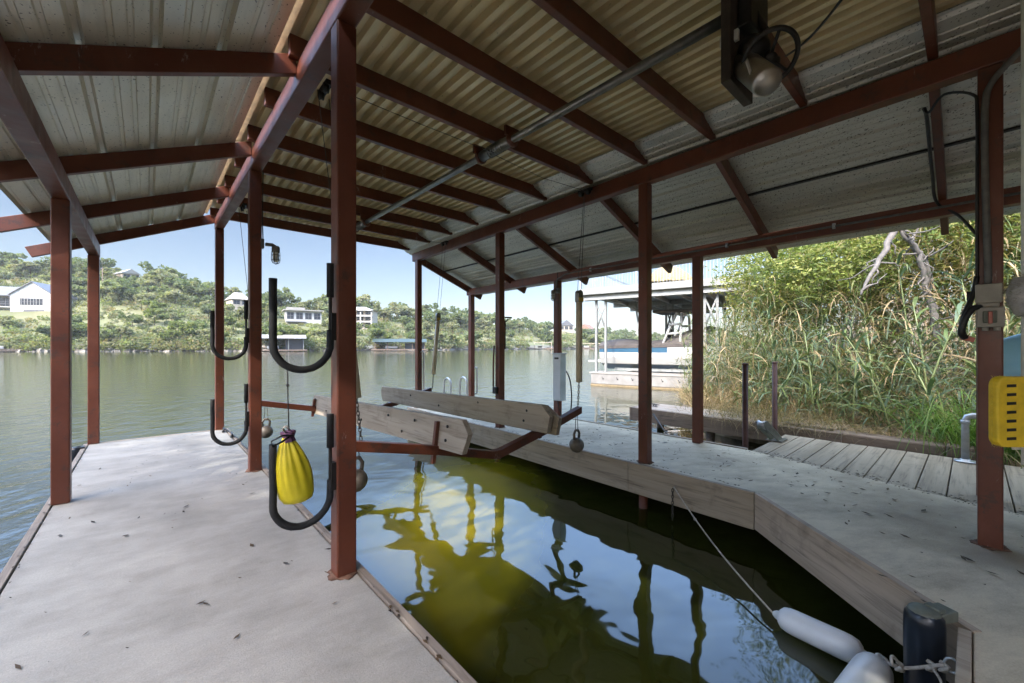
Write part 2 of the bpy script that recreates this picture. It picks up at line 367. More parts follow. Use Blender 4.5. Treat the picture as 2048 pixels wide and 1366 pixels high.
# ------------------------------------------------------------------ water, ground
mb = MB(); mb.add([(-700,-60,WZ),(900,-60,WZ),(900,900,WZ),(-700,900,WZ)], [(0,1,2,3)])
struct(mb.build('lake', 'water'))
def xs(y):                                       # near-bank shoreline
    pts = [(-30,-30),(-4.2,-30),(-3.2,6.9),(-1.2,7.0),(0.2,7.5),(2.2,7.7),(3.4,8.0),(4.4,9.0),(5.2,10.6),(5.8,13.0),(6.4,18),(7.5,30),(9,60),(40,90)]
    return float(np.interp(y, [p[0] for p in pts], [p[1] for p in pts]))
mb = MB(); nx, ny = 90, 70; vs = []
gx = np.concatenate([np.linspace(-30, 6, 24), np.linspace(6.3, 16, 44), np.linspace(17, 75, 22)]); gy = np.concatenate([np.linspace(-30, -4, 14), np.linspace(-3.6, 9, 46), np.linspace(10, 40, 10)])
for y in gy:
    for x in gx:
        s = x-xs(y)
        if y < -3: s = max(s, (-3.1-y)*1.2)
        if x < -5: s = max(s, min(-6.6-x, (6.2-y)*.8))  # unseen spit of land added for the shading tree to stand on
        z = -1.3 if s < -.5 else -.75 + .62*min(max((s+.3)/.7, 0), 1) + .16*max(s-.4, 0)**.9
        z += .05*math.sin(x*3.1+y*1.7)*math.sin(y*2.3-x) if s > 0 else 0
        vs.append((x, y, z))
W_ = len(gx)
mb.add(vs, [(j*W_+i, j*W_+i+1, (j+1)*W_+i+1, (j+1)*W_+i) for j in range(len(gy)-1) for i in range(W_-1)], True)
struct(mb.build('shore_bank', 'soil'))

# ------------------------------------------------------------------ concrete dock
def xA(y): return 3.78+.024*y
def xB(y): return 5.05+.026*y
dock = thing('concrete_dock', 'pale concrete dock with timber edging wrapped round the boat slip', 'dock', (0, 1, 0))
mb = MB()
mb.prism([(-.53, -3, -.10), (.83, -3, -.10), (.83, 7.16, -.10), (-.53, 7.16, -.10)], (0, 0, .10))
mb.build('deck_slab', 'conc_l', dock, .006)
mb = MB()
mb.prism([(2.62, -.002, -.10), (3.72, 1.17, -.10), (3.72+.02, 4, -.1), (3.80, 7.3, -.10), (5.22, 7.3, -.10), (5.18, 1.7, -.10), (4.62, -.35, -.10), (4.1, -3, -.1), (.84, -3, -.10), (.84, -.002, -.10)], (0, 0, .10))
mb.build('deck_slab', 'conc_r', dock, .006)
def edge_board(p, q, t, z0, z1, m, off):
    p, q = Vector((*p, z0)), Vector((*q, z0)); d = (q-p).normalized(); nrm = Vector((d.y, -d.x, 0))*t
    b = [p, q, q+nrm, p+nrm]
    if (b[1]-b[0]).cross(b[2]-b[1]).z < 0: b = b[::-1]
    mb = MB(); mb.hexa(b, [v+Vector((0, 0, z1-z0)) for v in b]); return mb.build('edge_board', m, dock, .004)
# left walkway edging, slip edging (butted boards)
for (a, b_) in ((-3, 1.1), (1.103, 4.2), (4.203, 7.16)):
    mbb = MB(); mbb.box(-.575, a, -.27, -.535, b_, .010); mbb.build('edge_board', 'edge_grey', dock, .004)
    mbb = MB(); mbb.box(.835, max(a, .0), -.27, .875, b_, .010); mbb.build('edge_board', 'edge_grey', dock, .004)
mbb = MB(); mbb.box(-.575, 7.165, -.27, .875, 7.205, .004); mbb.build('edge_board', 'wood_x', dock, .004)
edge_board((3.69, 1.185), (3.705, 2.36), .04, -.30, .006, 'wood_y', 0)
edge_board((3.705, 2.363), (3.742, 4.9), .04, -.30, .006, 'wood_y', 0)
edge_board((3.742, 4.903), (3.79, 7.3), .04, -.30, .006, 'wood_y', 0)
edge_board((2.585, .0), (3.69, 1.18), .04, -.29, .006, 'wood_d', 0)
mbb = MB(); mbb.box(.88, .002, -.29, 2.58, .042, .006); mbb.build('edge_board', 'bunk', dock, .004)
mbb = MB(); mbb.box(3.80, 7.305, -.29, 5.22, 7.345, .004); mbb.build('edge_board', 'wood_x', dock, .004)
mbb = MB(); mbb.box(5.225, 1.75, -.29, 5.265, 7.3, .004); mbb.build('edge_board', 'wood_y', dock, .004)
mb = MB()
for (x, y) in ((3.83, 2.25), (3.86, 4.65), (3.95, 7.1), (.8, 4.6), (.8, 7.1), (-.5, 4.6), (-.5, 7.1), (5.1, 2.3), (5.17, 4.6)):
    p = MB(); p.tube([(x-.02 if x == 3.83 else x, y, -1.8), (x-.02 if x == 3.83 else x, y, -.11)], .045, 12); p.build('pile', 'red', dock)

# ------------------------------------------------------------------ shelter (posts, beams, rafters, roof)
shel = thing('boat_shelter', 'red steel boat shelter with corrugated metal roof over the slip', 'boat shelter', (0, 1, 0))
def sq(mb, x, y, z0, z1, s=.1016): mb.box(x-s/2, y-s/2, z0, x+s/2, y+s/2, z1)
YR = [2.22, 4.62, 7.22]
def post(x, y, z1, z0=.001):
    mb = MB(); sq(mb, x, y, z0, z1); p = mb.build('post', 'red', shel, .008)
    g = MB(); k_ = random.uniform(.058, .068); g.lathe([(0, .0), (k_*1.35, .0), (k_*1.2, .006), (.0, .010)], (x, y, .0005), (0, 0, 1), 26, lambda a, h: 1+.10*math.sin(a*5+x*9)+.07*math.sin(a*11+y)); g.build('rust_stain', 'rustdirt', p) if z0 < .01 and z1 > 2.8 else None
M['rustdirt'] = plain('rusty_base_dirt', (.13, .07, .045), .95, 0, .5, 30, .6)
for y in YR+[-.22]: post(.78, y, 2.885) if y > 0 else None
for y in (4.64, 7.2): post(-.49, y, 2.315)
for y, in ((2.25,), (4.65,), (7.2,), (-.07,)): post(xA(y)+.01, y, 2.865)
for y in (2.27, 4.65, 7.2): post(xB(y), y, 2.295)
for (x, y, z) in ((.78, -2.65, 2.885), (-.49, -.25, 2.315), (-.49, -2.65, 2.315), (3.75, -2.5, 2.865), (5.0, -.07, 2.295), (5.0, -2.5, 2.295)): post(x, y, z)
def beam(x0, x1, y0, y1, z0, z1):
    h = .0508; mb = MB()
    b = [(x0-h, y0, z0), (x0+h, y0, z0), (x1+h, y1, z0), (x1-h, y1, z0)]
    mb.hexa(b, [(p[0], p[1], z1) for p in b]); mb.build('beam', 'red', shel, .008)
Y0, Y1 = -4.1, 7.32
beam(.78, .78, Y0, Y1, 2.887, 3.05); beam(-.49, -.49, Y0, Y1, 2.317, 2.465)
beam(xA(Y0)+.01, xA(Y1)+.01, Y0, Y1+.05, 2.867, 3.025); beam(xB(Y0), xB(Y1), Y0, Y1, 2.297, 2.43)
cy = [-4.0, -3.3, -2.6, -1.9, -1.2, -.5, .17, .87, 1.55, 2.22, 2.9, 3.62, 4.33, 5.06, 5.78, 6.5, 7.27]
RH, RW = .135, .05
for y in cy:
    mb = MB(); mb.box(.675, y-RW/2, 3.052, 3.80, y+RW/2, 3.052+RH); mb.build('rafter', 'red', shel, .005)
lz = lambda x: 2.975+.43*(x-.73)
rz = lambda x: 2.89-.40*(x-3.88)
for y in (-4, -2.6, -1.3, .1, 1.5, 2.95, 4.47, 5.88, 7.28):
    mb = MB(); a = RW/2
    q = [(-1.00, lz(-1.0)), (.727, lz(.727)), (.727, lz(.727)+.13), (-1.055, lz(-1.055)+.135)]
    mb.prism([(x, y-a, z) for x, z in q], (0, RW, 0)); mb.build('rafter', 'red', shel, .004)
for y in (-4, -2.6, -1.2, .17, 1.55, 2.85, 4.33, 5.85, 7.27):
    mb = MB(); x0 = xA(y)+.063
    q = [(x0, rz(x0)), (5.53, rz(5.53)), (5.58, rz(5.58)+.13), (x0, rz(x0)+.135)]
    mb.prism([(x, y-a, z) for x, z in q], (0, RW, 0)); mb.build('rafter', 'red', shel, .004)
def ribbed(prof, y0, y1, zf, th=.004, skew=0):
    """sheet profile (x, dz) extruded along y, closed with thickness"""
    n = len(prof); ny = 12; mb = MB(); vs = []
    ys = np.linspace(y0, y1, ny)
    for s_ in (0, th):
        for y in ys:
            for x, dz in prof: vs.append((x+skew*y, y, zf(x)+dz+s_))
    fs = []
    for j in range(ny-1):
        for i in range(n-1):
            q = j*n+i; fs.append((q, q+n, q+n+1, q+1)); o = n*ny; fs.append((o+q, o+q+1, o+q+n+1, o+q+n))
    o = n*ny
    for i in range(n-1): fs.append((i, i+1, o+i+1, o+i)); q = (ny-1)*n+i; fs.append((q+1, q, o+q, o+q+1))
    for j in range(ny-1):
        q = j*n; fs.append((q+n, q, o+q, o+q+n)); q += n-1; fs.append((q, q+n, o+q+n, o+q))
    return mb.add(vs, fs)
def trap(x0, x1, pitch, top, slope, h):
    p = []; x = x0
    while x < x1:
        fl = pitch-top-2*slope
        p += [(x, 0), (x+fl, 0), (x+fl+slope, h), (x+fl+slope+top, h)]; x += pitch
    p = [q for q in p if q[0] < x1]+[(x1, 0)]; return p
ribbed(trap(.64, 3.62, .100, .042, .009, .046), Y0-.1, 7.42, lambda x: 3.189).build('roof_sheet', 'sheet_c', shel)
def rpanel(x0, x1, pitch, h):
    p = []; x = x0
    while x < x1:
        p += [(x, 0), (x+.012, h), (x+.035, h), (x+.052, 0), (x+.052+(pitch-.05)*.33, 0), (x+.058+(pitch-.05)*.33, .006), (x+.075+(pitch-.05)*.33, .006), (x+.081+(pitch-.05)*.33, 0),
              (x+.052+(pitch-.05)*.64, 0), (x+.058+(pitch-.05)*.64, .006), (x+.075+(pitch-.05)*.64, .006), (x+.081+(pitch-.05)*.64, 0)]
        x += pitch
    return [q for q in p if q[0] < x1]+[(x1, 0)]
ribbed(rpanel(-.86, .60, .29, .032), Y0-.1, 7.42, lambda x: lz(x)+.139).build('roof_sheet', 'sheet_l', shel)
ribbed([(a+.0, b_) for a, b_ in rpanel(3.52, 4.66, .235, .016)], Y0-.1, 7.45, lambda x: rz(x)+.143).build('roof_sheet', 'sheet_r', shel)
ribbed(rpanel(4.60, 5.66, .235, .016), Y0-.1, 7.45, lambda x: rz(x)+.180).build('roof_sheet', 'sheet_r', shel)
mb = MB(); mb.hexa([(4.585, Y0-.1, rz(4.6)+.136), (4.606, Y0-.1, rz(4.6)+.130), (4.606, 7.44, rz(4.6)+.130), (4.585, 7.44, rz(4.6)+.136)], [(4.585, Y0-.1, rz(4.6)+.15), (4.606, Y0-.1, rz(4.6)+.144), (4.606, 7.44, rz(4.6)+.144), (4.585, 7.44, rz(4.6)+.15)]); mb.build('lap_seam', 'black', shel)
mb = MB(); mb.box(.615, Y0-.1, 3.125, .655, 7.4, 3.186); mb.build('ridge_batten', 'pale', shel)

# ------------------------------------------------------------------ lift drive under roof
drv = thing('lift_drive', 'grimy electric hoist motor and long drive shaft slung under the roof', 'hoist', (2.35, .8, 3.0))
mb = MB(); mb.tube([(2.32, .86, 2.955), (2.32, 6.15, 2.955)], .03, 14); mb.build('drive_shaft', 'shaft', drv)
for (a, b_) in ((2.62, 3.02), (5.72, 6.1)):
    mb = MB(); mb.tube([(2.32, a, 2.955), (2.32, b_, 2.955)], .047, 16)
    for k in range(7): mb.tube([(2.32+.05*math.cos(t), a+.1+k*.03+.004*math.cos(t), 2.955+.05*math.sin(t)) for t in np.linspace(0, 6.28, 16)], .004, 5, False)
    mb.build('cable_winder', 'shaft', drv)
    for y in (a-.02, b_+.02):
        mb = MB(); mb.box(2.235, y-.012, 2.97, 2.405, y+.012, 3.05); mb.lathe([(.0, -.012), (.062, -.012), (.062, .012), (0, .012)], (2.32, y, 2.955), (0, 1, 0), 18); mb.build('bearing_bracket', 'red', drv)
mb = MB(); mb.box(2.22, .82, 2.56, 2.54, .868, 3.051)
M['darkwood'] = wood('oil_black_board', (.030, .022, .016), (.06, .042, .03), (.006, .005, .004), 'Z')
mb.build('mounting_board', 'darkwood', drv, .004)
mb = MB(); mb.box(2.30, .75, 2.86, 2.56, .815, 3.2); mb.tube([(2.40, .80, 3.05), (2.42, .72, 2.85), (2.38, .74, 2.78)], .02, 6); mb.build('gear_housing', 'darkmetal', drv, .006)
def mo(px, py, y):
    rx = (px-1024)/FPX; d = FW + RT*rx; t = y/d.y; return Vector((d.x*t, y, CAMH+(692-py)/FPX*t))
c1, c2 = mo(1487, 128, .80), mo(1535, 165, .62)
ax = (c2-c1).normalized(); L = (c2-c1).length
mb = MB(); mb.lathe([(0, 0), (.055, 0), (.062, .012), (.062, L-.012), (.052, L), (0, L)], c1, ax, 26); m_ = mb.build('motor_shell', 'silver', drv)
mb = MB(); q = mo(1531, 178, .665); mb.obox(Matrix.Translation(q+Vector((-.015, -.03, -.012))) @ ax.to_track_quat('Z', 'Y').to_matrix().to_4x4(), .006, .05, .06); mb.build('rating_sticker', 'sticker', m_)
c3 = mo(1508, 100, .74); mb = MB(); mb.lathe([(0, 0), (.05, .0), (.066, .02), (.066, .10), (.05, .13), (0, .13)], c3-ax*.06, ax, 22); g_ = mb.build('brake_housing', 'darkmetal', drv)
c4 = mo(1548, 118, .70); mb = MB(); mb.lathe([(0, 0), (.032, 0), (.035, .01), (.035, .10), (.03, .11), (0, .11)], c4-ax*.03+Vector((.02, 0, .01)), Vector((.25, .2, -.9)), 18); mb.build('capacitor', 'black', drv)
c5 = mo(1540, 116, .66)
mb = MB(); u_ = ax.orthogonal().normalized(); v_ = ax.cross(u_)
mb.tube([c5+(u_*math.cos(t)+v_*math.sin(t))*.118 for t in np.linspace(0, 2*math.pi, 41)], .012, 8, False)
for k in range(3):
    t = k*2.1; mb.tube([c5, c5+(u_*math.cos(t)+v_*math.sin(t))*.118], .008, 6)
mb.lathe([(0, -.02), (.028, -.02), (.028, .02), (0, .02)], c5, ax, 14); mb.build('pulley_wheel', 'darkmetal', drv)
mb = MB(); q = mo(1497, 133, .672); mb.obox(Matrix.Translation(q) @ Matrix.Rotation(.6, 4, 'Y'), .06, .004, .03); mb.build('warning_sticker', 'sticker', drv)
mb = MB(); a_, b_ = mo(1572, 112, .70), mo(1690, -10, .35); mb.tube([a_+(b_-a_)*t+Vector((0, 0, -.03*math.sin(math.pi*t))) for t in np.linspace(0, 1, 10)], .006, 6); mb.build('power_cord', 'black', drv)
mb = MB()
for q in (mo(1459, 78, .845),): mb.obox(Matrix.Translation(q), .02, .09, .055)
mb.build('hanger_plate', 'sticker', drv)
mb = MB(); y_ = 2.78
for (y_, xa, xb) in ((2.8, .86, 3.79), (5.9, .86, 3.87)):
    mb.tube([(.86, y_, 2.90), (1.6, y_+.02, 2.905), (2.30, y_+.02, 2.912)], .003, 5); mb.tube([(2.34, y_+.05, 2.912), (3.0, y_+.1, 2.905), (xb-.03, y_+.14, 2.97)], .003, 5)
mb.build('lift_cable', 'cable', drv)

# ------------------------------------------------------------------ lift cradle
cra = thing('boat_lift_cradle', 'empty boat lift cradle with two weathered timber bunks hung on chains', 'boat lift', (2.2, 4.2, .3))
for y in (2.75, 5.78):
    mb = MB(); h = .035; zt = .03 if y > 5 else 0
    P_ = [(.93, .555-zt), (1.66, .40-zt), (2.22, .265-zt), (2.30, .265-zt), (2.85, .385-zt), (3.40, .53-zt)]
    for k in range(len(P_)-1):
        (x0, z0), (x1, z1) = P_[k], P_[k+1]
        mb.hexa([(x0, y-h, z0-h), (x1, y-h, z1-h), (x1, y+h, z1-h), (x0, y+h, z0-h)], [(x0, y-h, z0+h), (x1, y-h, z1+h), (x1, y+h, z1+h), (x0, y+h, z0+h)])
    mb.build('cross_beam', 'red', cra, .004)
def board(name, x, y0, y1, z0a, z1a, z0b, z1b, t, lean, clip=.09):
    # upright plank along y, top corners clipped at both ends
    prof = [(y0+.05, z0a), (y0, z0a+(z1a-z0a)*.62), (y0+clip, z1a), (y1-clip*.6, z1b), (y1, z1b-.10), (y1-.03, z0b)]
    zm = lambda z: x+(z-.5)*lean
    mb = MB(); mb.prism([(zm(z)-t/2, y, z) for y, z in prof], (t, 0, 0)); return mb.build(name, 'bunk', cra, .004)
board('bunk_board', 1.70, 2.36, 5.95, .425, .665, .30, .54, .045, .12)
board('bunk_board', 2.665, 2.46, 5.95, .425, .675, .375, .59, .05, -.10)
board('bunk_board', 2.735, 2.42, 5.5, .40, .66, .36, .57, .045, -.10, .16)
for (x, y, z0, z1, ln) in ((1.655, 2.75, .30, .62, .12), (1.64, 5.78, .27, .50, .12), (2.79, 2.75, .32, .55, -.1), (2.79, 5.78, .3, .5, -.1)):
    mb = MB(); mb.obox(Matrix.Translation((x, y, (z0+z1)/2)) @ Matrix.Rotation(ln, 4, 'Y'), .03, .035, z1-z0); mb.build('bunk_bracket', 'red', cra, .003)
mb = MB()
for (y, x, z) in [(2.6, 1.672, .60), (2.6, 1.655, .50), (3.1, 1.672, .58), (3.3, 1.655, .46), (3.6, 1.67, .56), (4.2, 1.655, .44), (4.4, 1.665, .54), (5.3, 1.65, .40), (5.75, 1.655, .50), (2.75, 2.634, .6), (2.8, 2.64, .5), (3.5, 2.634, .6), (4.3, 2.64, .48), (5.0, 2.634, .54)]:
    mb.lathe([(.012, 0), (.012, .008), (0, .008)], (x+.002, y, z), (-1, 0, 0), 8)
mb.build('bolt_heads', 'darkmetal', cra)
def chain(mb, p, q, pitch=.028, r=.0035):
    p, q = Vector(p), Vector(q); d = (q-p); n = max(2, int(d.length/pitch)); t = d.normalized(); u = t.orthogonal().normalized(); v = t.cross(u)
    for i in range(n):
        c = p+d*((i+.5)/n); a = u if i % 2 else v
        mb.tube([c+t*(pitch*.72*math.cos(k))+a*(pitch*.34*math.sin(k)) for k in np.linspace(0, 2*math.pi, 9)], r, 4, False)
hang = [(3.79, 2.95, 2.93, 3.385, 2.76, .53), (3.86, 6.02, 2.93, 3.43, 5.78, .49), (.84, 2.85, 2.86, 1.085, 2.76, .53), (.84, 5.9, 2.86, 1.03, 5.78, .50)]
for i, (xt, yt, zt, xb, yb, zb) in enumerate(hang):
    tp, bt = Vector((xt-.055 if xt > 2 else xt+.03, yt, zt)), Vector((xb, yb, zb+.03))
    zs0, zs1 = (.82, 1.66) if i == 0 else ((.74, 1.62) if i == 1 else ((.85, 1.7) if i == 2 else (.74, 1.6)))
    L_ = lambda z: bt+(tp-bt)*((z-bt.z)/(tp.z-bt.z))
    if i == 0: L_ = lambda z, b=bt: Vector((b.x+.02, b.y, z)) if z < 1.8 else bt+(tp-bt)*((z-bt.z)/(tp.z-bt.z))
    mb = MB(); mb.tube([L_(zs0), L_(zs1)], .034, 14); sv = mb.build('chain_sleeve', 'pvc', cra)
    mb = MB(); s_ = L_(zs1); mb.box(s_.x-.04, s_.y-.025, s_.z, s_.x+.04, s_.y+.025, s_.z+.085); mb.lathe([(0, -.027), (.038, -.027), (.038, .027), (0, .027)], s_+Vector((0, 0, .09)), (0, 1, 0), 16); pb = mb.build('pulley_block', 'shaft', cra, .004)
    mb = MB(); mb.box(s_.x-.036, s_.y-.031, s_.z+.01, s_.x+.036, s_.y-.0265, s_.z+.05); mb.build('pulley_label', 'amber', pb)
    mb = MB(); chain(mb, L_(zs0+.02), bt); mb.build('chain', 'chain', cra)
    mb = MB()
    for dx in (-.028, .028): mb.tube([s_+Vector((dx, 0, .09)), tp+Vector((dx*1.6, .03 if dx > 0 else -.03, 0))], .0028, 5)
    mb.build('lift_cable', 'cable', cra)
    mb = MB()
    for dy in (-.05, .05): mb.lathe([(0, -.012), (.032, -.012), (.026, 0), (.032, .012), (0, .012)], tp+Vector((0, dy, .02)), (1, 0, .2), 14)
    mb.box(tp.x-.01, tp.y-.09, tp.z+.03, tp.x+.03, tp.y+.09, tp.z+.06); mb.build('sheave', 'darkmetal', cra)
def kettlebell(label, x, y, zc, r=.072, ztop=None):
    k = thing('kettlebell', label, 'weight', (x, y, zc-r), 'kettlebells hung from the lift as counterweights')
    mb = MB(); n = 12; mb.lathe([(max(.001, r*math.sin(math.pi*i/n)) if not (i == 0) else .035, -r*math.cos(math.pi*i/n) if i else -r*.93) for i in range(n+1)], (x, y, zc), (0, 0, 1), 22)
    mb.tube([(x-.035, y, zc+r*.7), (x-.042, y, zc+r+.04), (x-.02, y, zc+r+.075), (x+.02, y, zc+r+.075), (x+.042, y, zc+r+.04), (x+.035, y, zc+r*.7)], .014, 8); b = mb.build('weight_body', 'iron', k)
    mb = MB(); zt = ztop or zc+.3; mb.tube([(x-.012, y, zt), (x-.02, y, zc+r+.09), (x+.0, y+.02, zc+r+.06), (x+.02, y, zc+r+.09), (x+.012, y, zt)], .0035, 5); mb.build('cord', 'cable', k)
kettlebell('rusty kettlebell hanging at the right end of the near lift beam', 3.34, 2.74, .17, .078, .5)
kettlebell('kettlebell half hidden behind the near post with hook rails', 1.06, 2.78, .29, .075, .53)
kettlebell('kettlebell hanging at the far left end of the lift beam', 1.09, 5.76, .15, .078, .45)

# ------------------------------------------------------------------ kayak hooks, bag
def hook(label, xpost, y, ztop, zbot, zleft):
    t = thing('kayak_hook', label, 'storage hook', (xpost-.08, y, zbot), 'padded U shaped kayak hooks')
    xr, xl = xpost-.075, xpost-.335; rr = (xr-xl)/2; cx = (xr+xl)/2
    zc = zbot+rr
    path = [(xr, y, ztop)]+[(xr, y, z) for z in np.linspace(ztop-.05, zc, 6)]
    path += [(cx+rr*math.cos(a), y, zc-rr*math.sin(a)*.98) for a in np.linspace(0, math.pi, 22)][1:]
    path += [(xl, y, z) for z in np.linspace(zc, zleft, 6)][1:]
    mb = MB(); mb.tube(path, .009, 8); mb.box(xr, y-.02, zc+.02, xpost-.051, y+.02, zc+.16); mb.build('steel_rod', 'darkmetal', t)
    i0 = 3
    mb = MB(); mb.tube([(xr, y, ztop), (xr, y, ztop-.004), (xr, y, ztop-(ztop-zc)*.42)], .0175, 12); mb.build('foam_sleeve', 'foam', t)
    lo = [p for p in path if True]; k = next(i for i, p in enumerate(path) if p[2] < ztop-(ztop-zc)*.66)
    mb = MB(); mb.tube([(p[0]+random.uniform(-.0012, .0012), p[1], p[2]) for p in path[k:]], [.0175*(1+random.uniform(-.05, .05)) for _ in path[k:]], 12); mb.build('foam_sleeve', 'foam', t)
hook('upper black padded hook on the near post at centre left', .78, 2.2, 1.625, 1.08, 1.52)
hook('lower black padded hook on the near post holding the yellow bag', .78, 2.2, .85, .31, .735)
hook('upper black padded hook on the second post down the walkway', .78, 4.6, 1.635, 1.08, 1.52)
hook('lower black padded hook on the second post down the walkway', .78, 4.6, .84, .285, .715)
bag = thing('drawstring_bag', 'bulging yellow drawstring bag hanging from a cord by the post', 'bag', (.535, 2.2, .43))
def rip(a, h): return 1+(.05*math.sin(a*9+.6+h*5+1.2*math.sin(a))+.06*math.sin(a*13+h*7+1.7*math.sin(a*2))+.05*math.sin(a*4+h*9))*max(.06, min(1, (h-.06)/.2))+.07*math.sin(a+.8-h*2)+.02*math.sin(a*3+h*22)
bx, by, bz = .548, 2.2, .435
prof = [(0, .0), (.042, .004), (.066, .014), (.078, .04), (.084, .09), (.083, .14), (.075, .19), (.060, .24), (.042, .285), (.026, .315), (.02, .33)]
mb = MB(); n0 = len(prof); mb.lathe(prof, (bx, by, bz), (-.10, 0, 1), 72, rip)
mb.v = [(v[0]+.018*((v[2]-bz)/.34-.5)*-1, by+(v[1]-by)*.8, v[2]) for v in mb.v]; mb.build('bag_body', 'bag', bag)
tx = bx-.035
mb = MB(); mb.lathe([(.03, 0), (.024, .02), (.034, .045), (.026, .05), (.0, .045)], (tx, by, bz+.305), (-.1, 0, 1), 24, lambda a, h: 1+.12*math.sin(a*8)); mb.build('collar', 'purple', bag)
mb = MB(); mb.tube([(tx, by, bz+.36), (tx-.004, by, bz+.5), (tx-.006, by, bz+.66), (tx-.008, by, 1.10)], .0028, 6); mb.lathe([(0, -.01), (.01, 0), (0, .01)], (tx-.006, by, 1.01), (0, 0, 1), 10); mb.build('hanging_cord', 'cable', bag)
mb = MB(); mb.tube([(tx+.01, by-.03, bz+.335), (tx-.04, by-.05, bz+.345), (tx-.085, by-.05, bz+.325), (tx-.08, by-.05, bz+.30), (tx-.04, by-.045, bz+.315), (tx, by-.03, bz+.335)], .0045, 6); mb.build('drawstring', 'black', bag)
mb = MB(); mb.tube([(tx-.01, by-.02, bz+.34), (tx-.035, by-.03, bz+.375), (tx-.02, by-.03, bz+.385), (tx, by-.02, bz+.36)], .005, 6); mb.build('drawstring', 'rope', bag)

# ------------------------------------------------------------------ cage lamps
def cage_lamp(label, x, y, z, dirx, posty):
    t = thing('cage_lamp', label, 'lamp', (x, y, z), 'caged outdoor lamps on the posts')
    mb = MB(); mb.lathe([(0, .06), (.03, .06), (.036, .045), (.036, 0), (0, 0)], (x, y, z), (0, 0, 1), 18); mb.tube([(x, y, z+.05), (x-dirx*.03, y, z+.068), (x-dirx*.09, y, z+.065)], .018, 10); mb.box(x-dirx*.12-.015, y-.035, z+.02, x-dirx*.12+.015, y+.035, z+.11); mb.build('housing', 'galvgrey', t, .003)
    mb = MB(); mb.lathe([(.026, 0), (.028, -.04), (.026, -.075), (.016, -.095), (0, -.1)], (x, y, z), (0, 0, 1), 16); mb.build('globe', 'glass', t)
    mb = MB()
    for k in range(6):
        a = k*math.pi/3; c, s = math.cos(a), math.sin(a); mb.tube([(x+.036*c, y+.036*s, z+.005), (x+.038*c, y+.038*s, z-.08), (x+.028*c, y+.028*s, z-.105), (x, y, z-.118)], .0032, 5)
    for zz in (-.03, -.075): mb.tube([(x+.038*math.cos(a), y+.038*math.sin(a), z+zz) for a in np.linspace(0, 6.283, 17)], .0028, 5, False)
    mb.build('wire_cage', 'darkmetal', t)
    mb = MB()
    if dirx > 0: mb.tube([(x-.11, y, z+.10), (x-.115, y, z+.3), (x-.11, y, 2.9)], .005, 6)
    else: mb.tube([(x+.10, y, z+.1), (x+.09, y-.01, z+.2), (x+.075, y-.03, z+.36)], .006, 6)
    mb.build('feed_cable', 'black', t)
M['galvgrey'] = plain('weathered_grey_casting', (.14, .14, .135), .6, .3, .25, 20)
cage_lamp('wire caged lamp on the second left post against the sky', .955, 4.6, 2.13, 1, 4.6)
cage_lamp('smaller wire caged lamp on the far right post above the grey enclosure', 5.005, 4.6, 2.06, -1, 4.65)

# ------------------------------------------------------------------ electrics
eb = thing('electrical_enclosure', 'tall narrow pale electrical enclosure fixed to the far right post', 'electrical box', (5.06, 4.5, .3))
mb = MB(); mb.box(4.985, 4.42, .31, 5.115, 4.585, 1.07); mb.build('cabinet', 'panelbox', eb, .004)
mb = MB(); mb.box(4.97, 4.40, 1.072, 5.13, 4.60, 1.084); mb.build('lid', 'galv', eb, .002)
mb = MB(); mb.box(4.981, 4.425, .72, 4.9845, 4.58, 1.05); mb.box(4.978, 4.425, .33, 4.9845, 4.58, .715); mb.build('cover_plate', 'white', eb)
mb = MB(); mb.box(4.9775, 4.46, .985, 4.9805, 4.55, 1.015); mb.build('nameplate', 'black', eb)
mb = MB(); mb.cord([(5.116, 4.48, .80), (5.15, 4.44, .78), (5.20, 4.40, .62), (5.21, 4.38, .35), (5.17, 4.37, .12), (5.12, 4.38, .06)], .011, 8); mb.tube([(5.0, 4.5, .31), (5.01, 4.48, .2), (5.05, 4.45, .05)], .009, 8); mb.build('flex_conduit', 'black', eb)
cb = thing('roof_conduit', 'grey conduit running along the outer right beam down to the lamp', 'conduit', (5.1, 4.0, 2.3))
mb = MB(); mb.tube([(5.03, 4.60, 2.16), (5.05, 4.55, 2.3), (5.06, 4.4, 2.36), (5.06, 4.2, 2.37)]+[(xB(y)-.062, y, 2.37) for y in (3.6, 2.4, 1.2, .2, -.5)], .011, 8); mb.build('conduit', 'galvgrey', cb)
for y in (3.9, 2.9, 1.9, .9):
    mb = MB(); mb.box(xB(y)-.078, y-.012, 2.345, xB(y)-.0515, y+.012, 2.395); mb.build('conduit_clip', 'galv', cb)
XR, YRp = xA(-.07)+.01, -.07
sw = thing('switch_box', 'grey switch box with red lever and cables on the nearest right post', 'electrical switch', (XR, YRp, 1.3))
fx = XR-.051
mb = MB(); mb.box(fx-.055, -.115, 1.455, fx-.002, -.01, 1.565); mb.box(fx-.045, -.105, 1.43, fx-.002, -.02, 1.454); mb.build('junction_box', 'greybox', sw, .006)
mb = MB(); mb.box(fx-.062, -.125, 1.31, fx-.002, -.012, 1.428); b_ = mb.build('switch_body', 'greybox', sw, .008)
mb = MB(); mb.box(fx-.075, -.095, 1.335, fx-.063, -.04, 1.405); mb.build('switch_plate', 'bumpercap', sw, .004)
mb = MB(); mb.box(fx-.09, -.078, 1.33, fx-.0755, -.06, 1.40); mb.build('lever', 'lever', sw, .003)
mb = MB()
for y in (-.095, -.05): mb.cord([(fx-.03, y, 1.31), (fx-.03, y, 1.29)], .014, 10)
mb.build('cable_gland', 'greybox', sw)
mb = MB()
